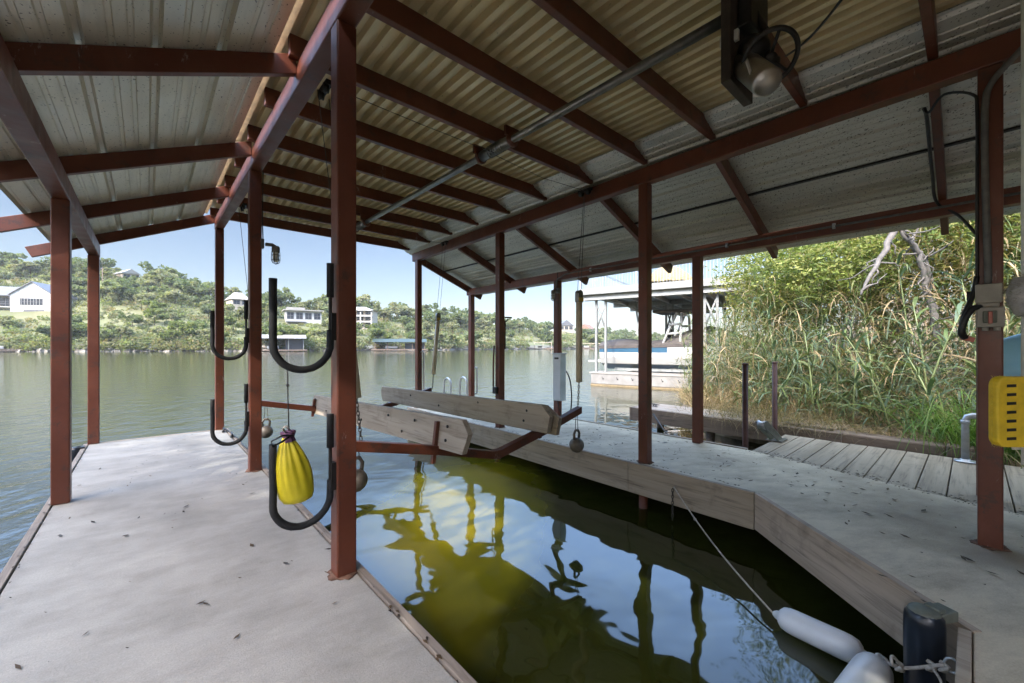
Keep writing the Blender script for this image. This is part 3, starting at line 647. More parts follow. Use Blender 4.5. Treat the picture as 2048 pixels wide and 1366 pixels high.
mb.cord([(fx-.025, -.06, 1.566), (fx-.025, -.06, 1.7), (fx-.022, -.05, 2.2), (fx-.022, -.05, 2.62), (fx-.02, -.075, 2.75), (fx-.02, -.16, 2.86), (fx-.02, -.22, 2.93)], .016, 10); mb.build('conduit', 'galvgrey', sw)
mb = MB()
mb.cord([(fx-.012, -.018, 1.60), (fx-.012, -.018, 2.1), (fx-.012, -.018, 2.6), (fx-.01, .0, 2.72), (XR+.0, .12, 2.80), (XR+.06, .19, 2.74), (XR+.10, .215, 2.79)], .008, 8)
mb.cord([(fx-.012, -.018, 1.62), (fx-.03, .0, 1.5), (fx-.06, .025, 1.42), (fx-.06, .045, 1.33), (fx-.04, .035, 1.27)], .012, 8)
mb.cord([(fx-.04, -.03, 1.43), (fx-.07, .0, 1.42), (fx-.085, .03, 1.36), (fx-.075, .045, 1.28), (fx-.05, .03, 1.25)], .017, 10)
for k in range(3): mb.cord([(fx-.02, .004+.008*k, 1.53), (fx-.02, .004+.008*k, 1.44)], .005, 6)
mb.build('black_cables', 'black', sw)
mb = MB(); mb.obox(Matrix.Translation((fx-.045, .02, 1.245)) @ Matrix.Rotation(.35, 4, 'X'), .002, .06, .03); mb.build('warning_tag', 'lever', sw)
rc = thing('rafter_cable', 'black cable clipped along a right rafter and looping to the post', 'cable', (4.4, .2, 2.7))
mb = MB(); mb.cord([(XR+.10, .215, 2.79), (4.05, .21, 2.765), (4.6, .21, 2.55), (4.98, .20, 2.41), (5.0, .08, 2.28), (4.98, -.02, 2.1)], .011, 8); mb.build('cable_run', 'black', rc)

# ------------------------------------------------------------------ ladder, grab rails and small dock gear
ld = thing('dock_ladder', 'dock ladder with two arched grey handrails at the far dock end', 'ladder', (4.9, 7.3, 0))
for x in (4.66, 5.06):
    mb = MB(); mb.tube([(x, 7.12, -.02), (x, 7.12, .40)]+[(x, 7.25-.13*math.cos(a), .40+.13*math.sin(a)) for a in np.linspace(0, math.pi, 12)]+[(x, 7.38, .3), (x, 7.38, -1.0)], .019, 10); mb.build('handrail', 'chrome', ld)
for z in (-.35, -.65):
    mb = MB(); mb.tube([(4.66, 7.38, z), (5.06, 7.38, z)], .02, 8); mb.build('rung', 'chrome', ld)
def rail(label, x, y, z0, z1):
    t = thing('grab_rail', label, 'grab rail', (x, y, z0), 'grey grab rails on the far posts')
    mb = MB(); mb.tube([(x-.06, y, z1-.02), (x-.03, y-.02, z1), (x, y-.02, z1-.03), (x, y-.02, (z0+z1)/2), (x, y-.02, z0+.04), (x-.03, y-.02, z0), (x-.06, y, z0+.01)], .015, 8); mb.build('rail_tube', 'chrome', t)
rail('longer grey grab rail on the far inner right post', xA(7.2)+.09, 7.16, .02, 1.1)
rail('shorter grey grab rail on the far outer right post beside the ladder', xB(7.2)+.12, 7.18, .16, .74)
pk = thing('post_bracket', 'small dark bracket sticking out of the middle right post', 'bracket', (3.98, 4.6, 1.5))
mb = MB(); mb.box(3.955, 4.56, 1.612, 4.06, 4.60, 1.632); mb.tube([(4.0, 4.58, 1.60), (3.96, 4.58, 1.56)], .008, 6); mb.build('bracket_arm', 'darkmetal', pk)
mb = MB(); mb.box(3.955, 4.60, 1.15, 3.972, 4.64, 1.58); mb.build('edge_strip', 'black', pk)
kn = thing('post_outlet', 'small dark weatherproof outlet low on the middle right post', 'outlet', (3.81, 4.6, .5))
mb = MB(); mb.box(3.795, 4.62, .50, 3.838, 4.70, .60); mb.build('outlet_box', 'black', kn, .006); mb = MB(); mb.tube([(3.815, 4.70, .60), (3.815, 4.70, .9), (3.82, 4.69, 1.2)], .012, 8); mb.build('outlet_conduit', 'red', kn)
def cleat(label, x, y, z, rot):
    t = thing('dock_cleat', label, 'cleat', (x, y, z), 'black dock cleats')
    M4 = Matrix.Translation((x, y, z)) @ Matrix.Rotation(rot, 4, 'Z'); P3 = lambda *p: M4 @ Vector(p)
    mb = MB()
    for dx in (-.03, .03): mb.tube([P3(dx, 0, 0), P3(dx*.8, 0, .04)], .011, 8)
    mb.tube([P3(-.11, 0, .045), P3(-.04, 0, .04), P3(.04, 0, .04), P3(.11, 0, .045)], [.007, .012, .012, .007], 8); mb.obox(M4 @ Matrix.Translation((0, 0, .004)), .12, .04, .008); mb.build('cleat_horn', 'black', t)
    return t
cleat('black cleat beside the far post at the end of the left walkway', .80, 6.95, .004, 1.5)
cleat('black cleat with rope at the left walkway corner near the slip', .83, 6.45, .012, 1.5)
cleat('black cleat on top of the old timber walkway across the gap', 7.45, 4.15, .012, 1.4)
bp = thing('corner_bumper', 'blue black dock bumper on the left edge by the far left post', 'bumper', (-.62, 7.0, -.1))
mb = MB(); mb.lathe([(0, 0), (.05, .0), (.06, .02), (.06, .20), (.05, .23), (0, .23)], (-.62, 6.9, -.2), (0, 0, 1), 16); mb.build('bumper_body', 'bumper', bp)
mb = MB(); mb.box(-.60, 6.85, .012, -.54, 6.95, .03); mb.build('mount', 'black', bp)
dl = thing('dock_line', 'loose black line lying on the edge near the second left post', 'rope', (.82, 5.6, .02))
pts = [(.80, 6.95, .05), (.86, 6.7, .02), (.845, 6.4, .03), (.88, 6.1, .02), (.85, 5.8, .02), (.87, 5.4, .02), (.86, 4.9, .02), (.84, 4.75, .02)]
mb = MB(); mb.tube(pts, .008, 6); mb.build('line', 'black', dl)
hp = thing('dock_bumper_pile', 'black dock bumper with grey cap in the near slip corner', 'bumper', (2.53, .14, -.46))
mb = MB(); mb.lathe([(.061, -.60), (.066, -.1), (.066, .0), (.063, .03), (.053, .045)], (2.53, .14, 0), (0, 0, 1), 40, lambda a, h: 1+.02*abs(math.sin(a*5))); mb.build('bumper_body', 'bumper', hp)
mb = MB(); mb.lathe([(.054, .04), (.054, .05), (.045, .056), (0, .058)], (2.53, .14, 0), (0, 0, 1), 30); mb.obox(Matrix.Translation((2.595, .095, .028)) @ Matrix.Rotation(-.5, 4, 'Z'), .10, .075, .045); mb.obox(Matrix.Translation((2.57, .11, .055)) @ Matrix.Rotation(-.5, 4, 'Z'), .04, .06, .02); mb.build('cap', 'bumpercap', hp, .006)
def fender(label, p, q, r):
    p, q = Vector(p), Vector(q); t = thing('boat_fender', label, 'fender', p, 'white boat fenders'); d = q-p; L = d.length
    pr = [(.012, -.035), (.022, -.02), (.028, 0), (r*.62, .006), (r*.86, .022), (r*.97, .05), (r, .08), (r, L-.08), (r*.97, L-.05), (r*.86, L-.022), (r*.62, L-.006), (.028, L), (.022, L+.02), (.012, L+.035)]
    mb = MB(); mb.lathe(pr, p, d, 48, lambda a, h: 1-.05*(abs(math.sin(a*4)) < .25)*(.09 < h < L-.09)); mb.build('fender_body', 'white', t)
    mb = MB(); ax_ = d.normalized(); u = ax_.orthogonal().normalized(); c = p-ax_*.045
    mb.tube([c+(ax_*math.cos(a)+u*math.sin(a))*.018 for a in np.linspace(0, 6.283, 15)], .010, 8, False); mb.build('eye', 'white', t)
fender('white fender floating in the slip at the end of a taut rope', (2.735, .375, -.38), (2.80, .76, -.40), .068)
fender('white fender nearest the camera tied to the slip corner', (2.585, .30, -.31), (2.16, .37, -.36), .075)
rp = thing('mooring_rope', 'thin taut rope from the dock edge down to the floating fender', 'rope', (3.67, 1.86, -.12))
A_, B_ = Vector((3.685, 1.86, -.12)), Vector((2.805, .80, -.40))
mb = MB(); mb.tube([A_+(B_-A_)*t+Vector((0, 0, -.05*math.sin(math.pi*t))) for t in np.linspace(0, 1, 14)], .006, 7); mb.lathe([(0, -.015), (.014, 0), (0, .015)], A_+(B_-A_)*.30+Vector((0, 0, -.045)), (1, 1, 0), 8); mb.build('rope_strand', 'rope', rp)
mb = MB(); chain(mb, (3.682, 1.87, -.14), (3.675, 1.87, -.43)); mb.build('rusty_chain', 'chain', rp)
rp2 = thing('fender_rope', 'knotted grey rope tying the nearest fender to a ring on the corner', 'rope', (2.62, .12, -.2))
A_, B_ = Vector((2.60, .275, -.29)), Vector((2.39, .055, -.07)); Cm = Vector((2.455, .20, -.20))
mb = MB(); mb.cord([A_, Cm, B_+Vector((0, .02, -.01))], .007, 7)
for c in (A_, Cm*.85+A_*.15, Cm*.4+B_*.6, B_+Vector((0, .02, -.02))):
    mb.tube([c+Vector((.016*math.cos(a), .012*math.sin(2*a), .016*math.sin(a))) for a in np.linspace(0, 6.283, 12)], .007, 6, False)
mb.cord([Cm+Vector((-.02, .02, .01)), Cm+Vector((-.06, .03, .03)), Cm+Vector((-.05, .03, .06)), Cm], .006, 6)
mb.cord([Cm*.4+B_*.6, B_+Vector((-.03, .03, -.06)), B_+Vector((-.02, .02, -.12))], .005, 6); mb.build('rope_strand', 'rope', rp2)
mb = MB(); mb.tube([B_+Vector((.0, .02*math.cos(a), .028*math.sin(a))) for a in np.linspace(0, 6.283, 15)], .005, 7, False); mb.build('ring', 'galv', rp2)

# ------------------------------------------------------------------ right side: planks, piles, timbers
pd = thing('plank_ramp', 'grey weathered plank decking beside the right concrete dock', 'plank deck', (5.8, .5, 0))
y = 1.70; k = 0
while y > -2.9:
    wd = .165+.02*random.random(); y0 = y-wd
    def xe(yy): return 5.185 if yy > 1.6 else 5.185-(1.6-yy)*.285
    dz = random.uniform(-.006, .002)
    mb = MB(); mb.hexa([(xe(y0)-.03, y0+.009, -.06), (6.5+random.uniform(-.03, .04)+.03*k/12, y0+.009, -.06+dz), (6.5+random.uniform(-.03, .04)+.03*k/12, y, -.06+dz), (xe(y)-.03, y, -.06)],
                      [(xe(y0)-.03, y0+.009, -.012), (6.5+.03*k/12, y0+.009, -.008+dz), (6.5+.03*k/12, y, -.008+dz), (xe(y)-.03, y, -.012)])
    mb.build('plank', 'plank', pd, .004); y = y0; k += 1
mb = MB(); mb.box(6.1, -2.9, -.2, 6.15, 1.66, -.063); mb.box(5.35, -2.9, -.2, 5.4, 1.66, -.063); mb.build('joist', 'oldwood', pd)
for (x, y, zt, lb) in ((5.50, 1.86, .98, 'brown steel guide pile nearer the dock edge'), (6.42, 1.80, .975, 'brown steel guide pile farther back by the roller bracket')):
    t = thing('guide_pile', lb, 'pile', (x, y, -1.4), 'brown guide piles')
    mb = MB(); mb.tube([(x, y, -1.4), (x, y, zt-.01)], .032, 14); mb.build('pile_tube', 'rustpile', t)
    mb = MB(); mb.lathe([(.036, -.012), (.036, .0), (.03, .01), (0, .014)], (x, y, zt), (0, 0, 1), 14); mb.build('pile_cap', 'rustpile', t)
rb = thing('bow_roller_bracket', 'grey steel roller bracket hinged on the plank ramp corner', 'bracket', (5.95, 1.66, 0))
for dy in (-.045, .045):
    mb = MB(); mb.prism([(5.93, 1.66+dy, .0), (6.10, 1.66+dy, .0), (6.02, 1.70+dy, .10), (5.80, 1.75+dy, .26), (5.72, 1.77+dy, .25), (5.74, 1.75+dy, .17)], (0, .008, 0)); mb.build('side_plate', 'shaft', rb)
mb = MB(); mb.box(5.9, 1.58, .001, 6.16, 1.76, .008); mb.build('base_plate', 'shaft', rb)
mb = MB(); mb.lathe([(0, -.04), (.055, -.04), (.04, 0), (.055, .04), (0, .04)], (5.77, 1.76, .21), (0, 1, 0), 18); mb.build('roller', 'galv', rb)
gp = thing('standpipe', 'galvanised water pipe with elbow standing on the plank ramp', 'pipe', (6.36, .05, 0))
mb = MB(); mb.tube([(6.36, .05, .0), (6.36, .05, .42), (6.36, .035, .465), (6.36, -.0, .48), (6.36, -.9, .48)], .03, 14); mb.build('pipe_run', 'galv', gp)
mb = MB(); mb.lathe([(0, 0), (.085, 0), (.085, .012), (.04, .014), (.038, .03), (0, .03)], (6.36, .05, -.004), (0, 0, 1), 20); mb.build('flange', 'galv', gp)
mb = MB(); mb.lathe([(.031, 0), (.037, 0), (.037, .04), (.031, .04)], (6.36, .05, .39), (0, 0, 1), 16); mb.build('coupling', 'galv', gp)
ow = thing('old_timber_walkway', 'old grey timber walkway beyond the water gap running into reeds', 'walkway', (7.6, 3, 0))
mb = MB(); mb.box(7.12, 1.2, -.26, 7.18, 4.45, -.005); mb.build('side_beam', 'oldwood', ow, .006)
for (a, b_) in ((7.185, 7.44), (7.445, 7.70), (7.705, 7.95)):
    mb = MB(); mb.box(a, 1.3, -.05, b_, 4.42+random.uniform(-.03, .03), .0); mb.build('deck_board', 'plankgrey', ow, .005)
mb = MB(); mb.box(7.12, 4.455, -.26, 7.95, 4.51, -.004); mb.build('end_beam', 'oldwood', ow, .006)
for (x, y) in ((7.25, 4.25), (7.85, 4.25), (7.25, 3.0)):
    mb = MB(); mb.tube([(x, y, -1.4), (x, y, -.06)], .07, 12); mb.build('pile', 'oldwood', ow)
bt = thing('bulkhead_timber', 'heavy dark timber holding back the reed bank behind the ramp', 'timber', (7.3, .7, 0))
mb = MB(); mb.hexa([(7.14, .22, -.33), (7.36, .20, -.33), (7.42, 1.95, -.33), (7.20, 1.97, -.33)], [(7.14, .22, .0), (7.40, .20, .0), (7.46, 1.95, .0), (7.20, 1.97, .0)]); mb.build('timber_beam', 'oldwood', bt, .02)
mb = MB(); mb.box(7.1, -.02, -.4, 7.3, .21, .02); mb.build('end_block', 'oldwood', bt, .02)
hs = tag(MB().tube([(6.95, 3.9, -.05), (6.8, 3.6, -.3), (6.6, 3.3, -.44), (6.5, 2.9, -.45), (6.45, 2.6, -.44)], .014, 8).build('garden_hose', 'black', None, 0, (6.8, 3.4, -.3)), 'dark hose trailing from the old walkway into the water', 'hose')

# ------------------------------------------------------------------ kayak and mop at the right edge
ky = thing('kayak', 'light blue kayak lying on its side behind the right post', 'kayak', (5.05, -1.8, .5))
L = 3.6; secs = []; nseg = 40; vs = []
def ksec(t):
    wv = math.sin(math.pi*min(max(t, 0.0), 1))**.27; return .44*wv, .17*wv
ks = np.concatenate([np.linspace(.0, .012, 8), np.linspace(.016, .12, 14), np.linspace(.16, .99, 14)])
for t in ks:
    h, d = ksec(max(t, .0005)); yc = -.04-t*L
    for k in range(nseg):
        a = 2*math.pi*k/nseg; c, s = math.cos(a), math.sin(a)
        x = 5.05+d*(abs(c)**.8*math.copysign(1, c))
        if c < 0 and abs(s) < .15: x += .035*min(1, d*8)
        vs.append((x, yc, 1.02+h*1.0*s))
n = len(ks); mb = MB(); mb.add(vs, [(i*nseg+k, (i+1)*nseg+k, (i+1)*nseg+(k+1) % nseg, i*nseg+(k+1) % nseg) for i in range(n-1) for k in range(nseg)], True); mb.build('hull', 'kayak', ky)
mb = MB(); mb.tube([(5.05-.165, -.9, 1.3), (5.05-.175, -.92, 1.06), (5.05-.165, -.9, .8)], .006, 6); mb.build('deck_cord', 'black', ky)
kr = thing('storage_rack', 'black padded rack arms carrying the light blue kayak off the outer posts', 'storage hook', (5.0, -1.2, .6))
for y in (-.9, -2.4):
    mb = MB(); mb.tube([(4.95, y, .645), (5.0, y, .642), (5.30, y, .642), (5.30, y, .8)], .02, 10); mb.build('padded_arm', 'foam', kr)
mp = thing('mop', 'dusty yellow slotted mop head with off white fringe at the right frame edge', 'mop', (1.6, -.1, 1.0))
ctr = FW*1.0+RT*1.245
X_ = RT.copy(); Zv = Vector((0, 0, 1)); Fv = FW.copy()
def mw(a, b, c=0): return ctr+X_*a+Fv*c+Vector((0, 0, CAMH))+Zv*b
zt_, zb_ = -.075, -.248
mb = MB()
def rrect(x0, x1, z0, z1, r, c):
    o = []
    for (cx, cz, a0) in ((x1-r, z1-r, 0), (x0+r, z1-r, 90), (x0+r, z0+r, 180), (x1-r, z0+r, 270)):
        o += [mw(cx+r*math.cos(R(a0+q)), cz+r*math.sin(R(a0+q)), c) for q in (0, 22, 45, 67, 90)]
    return o
mb.prism(rrect(-.06, .10, zb_, zt_, .022, 0), Fv*.022); mpb = mb.build('yellow_plate', 'yellow', mp, .004)
for i in range(7):
    for j in range(3):
        zc = zt_-.022-i*.0215; xc = -.027+j*.044
        mb = MB(); mb.prism([mw(xc-.011, zc-.004, -.0012), mw(xc+.011, zc-.003, -.0012), mw(xc+.011, zc+.004, -.0012), mw(xc-.011, zc+.003, -.0012)], Fv*.002); mb.build('slot', 'black', mpb)
V = []
for k in range(900):
    a, b_ = random.uniform(-.062, .10), random.uniform(zb_, zt_)
    if random.random() < .75: a = random.choice([-.061, a]); b_ = b_ if a < -.06 else random.choice([zb_, zt_])
    p = np.array(mw(a, b_, .01)); d = np.array(X_)*(-random.uniform(0, .006) if a < -.06 else random.uniform(-.004, .004))+np.array([0, 0, random.uniform(-.006, .006)])
    V.append([p, p+[0, 0, .0006], p+d, p+d])
quads_obj('dust_fuzz', np.array(V), hues(len(V), [(.55, .42, .08)]), 'reed', mp, world_loc(mp))
mb = MB(); mb.lathe([(0, 0), (.017, .0), (.017, 1.2), (0, 1.2)], mw(.060, -.3, .03), (0, 0, 1), 14); mb.build('handle', 'offwhite', mp)
mb = MB()
for k in range(26):
    a0 = .015+.07*random.random(); mb.tube([mw(a0, -.08-.17*random.random(), .024), mw(a0-.01*random.random(), -.2, .034), mw(a0, -.26, .03)], .004, 5)
mb.build('fringe', 'offwhite', mp)
du = thing('fleece_duster', 'fuzzy grey fleece duster hanging above the yellow mop head', 'duster', mw(.03, .11, .0))
mb = MB(); mb.lathe([(0, -.055), (.025, -.048), (.036, -.02), (.038, .01), (.03, .04), (0, .05)], mw(.02, .125, 0), (.2, 0, 1), 22, lambda a, h: 1+.06*math.sin(a*7+h*90)); mb.build('duster_head', 'fleece', du)
n = 2600; th = rng.random(n)*6.283; hh = rng.random(n)*.1-.05; rad = .036*np.sqrt(np.clip(1-(hh/.055)**2, .05, 1)); c0 = np.array(mw(.02, .125, 0))
P0 = c0+np.stack([rad*np.cos(th), rad*np.sin(th), hh], 1); D = (P0-c0); D /= np.linalg.norm(D, axis=1)[:, None]; D += rng.normal(size=(n, 3))*.5; T = P0+D*.011
quads_obj('fleece_fibre', np.stack([P0, P0+[.0006, 0, .0006], T, T-[.0003, 0, 0]], 1), hues(n, [(.42, .39, .36), (.22, .2, .19)]), 'reed', du, world_loc(du))
mb = MB(); mb.tube([mw(.035, .16, .0), mw(.05, .25, .01), mw(.055, .8, .01)], .008, 8); mb.build('hanging_strap', 'offwhite', du)

# ------------------------------------------------------------------ dead leaves on the decks
V = []
for k in range(640):
    if random.random() < .17: x, y = random.uniform(-.5, .8), random.uniform(.4, 7)
    else:
        y = random.uniform(-1.2, 6.5); x = random.uniform(3.9, 5.1) if y > 1.2 else random.uniform(3.0+.9*max(0, y), 4.9)
        if y < .4: x = random.uniform(2.7, 4.7)
    s = random.choice([.006, .009, .014, .024])*(1.25 if x > 2.6 else 1); a = random.uniform(0, 6.28); c, n_ = math.cos(a), math.sin(a); r2 = random.uniform(.2, .5)
    V.append([(x-c*s, y-n_*s, .006), (x+n_*s*r2, y-c*s*r2, .009), (x+c*s, y+n_*s, .013), (x-n_*s*r2, y+c*s*r2, .007)])
for k in range(260):
    e = random.random(); x, y = (random.choice([-.53, .83])+random.uniform(-.02, .02), random.uniform(.8, 7.1)) if e < .6 else (3.765+random.uniform(-.02, .02), random.uniform(1.3, 7))
    s = random.uniform(.006, .02); a = random.uniform(1.2, 1.9); c, n_ = math.cos(a), math.sin(a)
    V.append([(x-c*s, y-n_*s, .013), (x+n_*s*.4, y-c*s*.4, .018), (x+c*s, y+n_*s, .013), (x-n_*s*.4, y+c*s*.4, .016)])
for k in range(300):
    y = random.uniform(-.5, 1.7); x = 5.185-(1.6-min(y, 1.6))*.285+random.gauss(0, .05); s = random.uniform(.005, .018); a = random.uniform(0, 6.28); c, n_ = math.cos(a), math.sin(a)
    V.append([(x-c*s, y-n_*s, .004), (x+n_*s*.4, y-c*s*.4, .01), (x+c*s, y+n_*s, .006), (x-n_*s*.4, y+c*s*.4, .008)])
lo = quads_obj('fallen_leaves', np.array(V), hues(len(V), [(.05, .035, .022), (.09, .06, .035), (.03, .022, .016)]), 'leaf')
stuff(lo, 'dark dry leaves scattered over the concrete decks')

# ------------------------------------------------------------------ near vegetation
def blades(P, L, wd, az, lean, droop, seg=4):
    """tapered bending leaf blades -> (n*seg,4,3) quads"""
    n = len(P); P = np.array(P, float); out = []
    h = np.stack([np.cos(az), np.sin(az), np.zeros(n)], 1); side = np.stack([-np.sin(az), np.cos(az), np.zeros(n)], 1)
    tw = rng.normal(size=n)*.6; side = side*np.cos(tw)[:, None]+np.array([0, 0, 1])*np.sin(tw)[:, None]*.6
    p = P.copy(); ws = [.55, 1, .85, .5, .04] if seg == 4 else list(np.linspace(1, .1, seg+1)); a = lean.copy()
    for k in range(seg):
        d = h*np.sin(a)[:, None]+np.array([0, 0, 1])*np.cos(a)[:, None]
        q = p+d*(L/seg)[:, None]; w0 = side*(wd*ws[k]/2)[:, None]; w1 = side*(wd*ws[k+1]/2)[:, None]
        out.append(np.stack([p-w0, p+w0, q+w1, q-w1], 1)); p = q; a = a+droop/seg*(1+.5*k)
    return np.concatenate(out, 0)
def gz(x, y):
    s = x-xs(y)
    return -.75+.62*min(max((s+.3)/.7, 0), 1)+.16*max(s-.4, 0)**.9
def scatter(n, x0, x1, y0, y1, off=.1):
    o = []
    while len(o) < n:
        x, y = random.uniform(x0, x1), random.uniform(y0, y1)
        if x > xs(y)+off: o.append((x, y, gz(x, y)))
    return np.array(o)
U = lambda n, a, b: a+(b-a)*rng.random(n)
TAN = [(.33, .26, .15), (.26, .20, .115), (.39, .32, .20), (.20, .15, .09)]
GRN = [(.10, .145, .055), (.14, .175, .075), (.075, .115, .05), (.18, .205, .09)]
BLU = [(.09, .14, .09), (.12, .165, .11), (.065, .105, .068)]
parts_, cols_ = [], []
def addb(P, L, wd, lean, droop, pal, az=None, seg=4, wts=None):
    n = len(P); az = U(n, 0, 6.283) if az is None else az
    parts_.append(blades(P, L, wd, az, lean, droop, seg)); c = hues(n, pal, wts); cols_.append(np.tile(c, (seg, 1)))
# dry stems and dry leaves of the thicket (far layer), then green layers
def cap(P): return np.clip(1.05-(P[:, 1]-2.0)/3.6, .28, 1)*np.clip((P[:, 0]-7.3)/2.2, .35, 1)
P = scatter(700, 8.4, 14, -4, 4.8, .6); n = len(P); addb(P, U(n, 1.2, 3.6)*cap(P), U(n, .012, .022), U(n, .03, .8), U(n, 0, 1.2), TAN)
P = scatter(1500, 8.0, 12, -4, 4.6, .3); n = len(P); addb(P, U(n, .9, 2.8)*cap(P), U(n, .006, .012), U(n, .2, 1.2), U(n, .3, 1.6), TAN+[(.55, .47, .30)])
P = scatter(5200, 8.0, 14, -4, 4.8, .4); n = len(P); P[:, 2] += U(n, .0, 3.3)*cap(P); addb(P, U(n, .25, .8), U(n, .008, .024), U(n, .2, 2.2), U(n, .3, 2.0), TAN+GRN[:1])
P = scatter(7600, 8.1, 13, -4, 4.8, .4); n = len(P); P[:, 2] += U(n, .1, 3.5)*cap(P); addb(P, U(n, .25, .7), U(n, .012, .032), U(n, .2, 2.0), U(n, .3, 2.0), GRN+BLU+TAN[:2])
P = scatter(3200, 7.8, 10, -2.5, 3.0, .2); n = len(P); P[:, 2] += U(n, .05, 1.5)*cap(P); addb(P, U(n, .3, .75), U(n, .014, .034), U(n, .3, 1.6), U(n, .5, 2.0), BLU+GRN[:2])
# low dry grass along the front of the bank and over the old walkway
P = scatter(5200, 7.4, 10.6, 1.3, 5.2, .05); n = len(P); P[:, 2] = np.maximum(P[:, 2], -.1); addb(P, U(n, .2, .75), U(n, .006, .012), U(n, .1, 1.2), U(n, .2, 1.4), TAN, seg=3)
P = scatter(2300, 7.35, 9.6, -2, 5.0, .05); n = len(P); P[:, 2] = np.maximum(P[:, 2], -.12); addb(P, U(n, .12, .4), U(n, .005, .01), U(n, .3, 1.5), U(n, .4, 1.6), TAN+[(.2, .17, .12)], seg=3)
P = np.stack([U(2600, 7.05, 7.95), 2.25+.55*rng.normal(size=2600), U(2600, -.05, .08)], 1); addb(P, U(2600, .14, .46), U(2600, .005, .009), U(2600, .5, 1.8), U(2600, .4, 1.9), TAN+[(.16, .14, .11), (.12, .13, .07)], az=U(2600, 2.0, 4.6), seg=3)
P = np.stack([U(900, 7.25, 7.8), U(900, .1, 2.0), U(900, -.06, .04)], 1); addb(P, U(900, .12, .36), U(900, .005, .009), U(900, .9, 1.8), U(900, .2, 1.2), TAN+[(.16, .14, .11)], seg=3)
# feathery green stalks to the left (toward the neighbour dock)
P = scatter(300, 8.9, 12, 2.2, 4.7, .1); 
for p in P:
    m = 16; t = U(m, .15, 1); H = random.uniform(1.0, 2.1); az = random.uniform(2, 4.4); ln = random.uniform(.05, .4)
    Q = p+np.stack([np.cos(az)*ln*H*t**1.5, np.sin(az)*ln*H*t**1.5, H*t], 1); addb(Q, U(m, .12, .34), U(m, .010, .02), U(m, .4, 1.3), U(m, 0, .7), GRN+[(.25, .26, .12)], seg=2)
P = np.stack([U(2600, 9.4, 12.2), U(2600, -2.6, 1.6), U(2600, 1.4, 3.6)], 1); addb(P, U(2600, .3, .8), U(2600, .012, .03), U(2600, .6, 2.4), U(2600, .3, 1.4), TAN+[(.55, .47, .30)])
rs = quads_obj('reed_thicket', np.concatenate(parts_), np.concatenate(cols_), 'reed', None, (9, 2, 0)); stuff(rs, 'tangled dry and green reeds covering the right bank')
# broad leaved cane plants in front, each a plant of its own
def cane(i, x, y, H, label):
    z0 = max(gz(x, y), -.15); t = thing('giant_cane', label, 'cane plant', (x, y, z0), 'broad leaved cane plants fronting the reed bank')
    az = random.uniform(0, 6.28); ln = random.uniform(.08, .42); st = [(x+math.cos(az)*ln*H*s**1.6, y+math.sin(az)*ln*H*s**1.6, z0+H*s) for s in np.linspace(0, 1, 7)]
    MB().tube(st, [.011]*5+[.008, .004], 6).build('cane_stem', 'canestem', t)
    m = int(9*H); s = U(m, .18, 1); Q = np.stack([x+math.cos(az)*ln*H*s**1.6, y+math.sin(az)*ln*H*s**1.6, z0+H*s], 1)
    V = blades(Q, U(m, .35, .62), U(m, .032, .055), U(m, 0, 6.283), U(m, .35, .9), U(m, .9, 2.0)); c = np.tile(hues(m, BLU+GRN[:2]), (4, 1))
    quads_obj('leaf_blades', V, c, 'reed', t, (x, y, z0)); return t
M['canestem'] = plain('green_cane_stem', (.15, .19, .08), .5)
k = 0
for (x, y, H) in [(7.75, .25, 1.3), (7.8, .75, 1.5), (7.95, 1.2, 1.25), (8.05, 1.7, 1.5), (8.3, .4, 1.9), (8.4, 1.0, 2.0), (8.5, 1.9, 1.8), (8.75, 2.4, 1.9), (8.9, .6, 2.5), (9.0, 1.5, 2.4), (7.9, -.3, 1.8), (8.2, -.1, 2.2), (8.6, -.6, 2.6), (9.3, 2.6, 2.2), (9.7, 3.2, 2.0), (7.65, .0, .9), (8.15, 2.3, 1.2), (9.2, -.2, 2.9), (8.35, 1.45, 1.3), (8.0, .5, 1.7)]:
    cane(k, x, y, H, 'blue green broad leaved cane rising in front of the dry reeds'); k += 1
gc = thing('grass_clump', 'bright green arching grass clump behind the standpipe', 'grass clump', (7.25, -.05, -.1))
n = 620; P = np.array([7.45, -.15, -.1])+np.stack([rng.normal(size=n)*.22, rng.normal(size=n)*.30, np.zeros(n)], 1)
V = blades(P, U(n, .6, 1.15), U(n, .008, .016), U(n, 0, 6.283), U(n, .1, .65), U(n, .6, 1.7), 4); c = np.tile(hues(n, [(.10, .20, .035), (.14, .25, .05), (.075, .155, .03), (.19, .27, .075)]), (4, 1))
quads_obj('grass_blades', V, c, 'reed', gc, (7.25, -.05, -.1))
n = 420; P = np.array([6.75, -1.0, -.08])+np.stack([rng.normal(size=n)*.16, rng.normal(size=n)*.4, np.zeros(n)], 1)
gc2 = thing('grass_clump', 'small green grass tuft at the ramp end behind the nearest right post', 'grass clump', (6.75, -1.0, -.1))
V = blades(P, U(n, .2, .5), U(n, .006, .012), U(n, 0, 6.283), U(n, .1, .8), U(n, .5, 1.5), 4); c = np.tile(hues(n, GRN+TAN[:1]), (4, 1)); quads_obj('grass_blades', V, c, 'reed', gc2, (6.75, -1.0, -.1))
def limb(p, q, wob=.12, n=8):
    p, q = Vector(p), Vector(q); o = [p]
    for i in range(1, n): o.append(p+(q-p)*(i/n)+Vector((random.gauss(0, 1), random.gauss(0, 1), random.gauss(0, .6)))*wob*(q-p).length*.16)
    return o+[q]
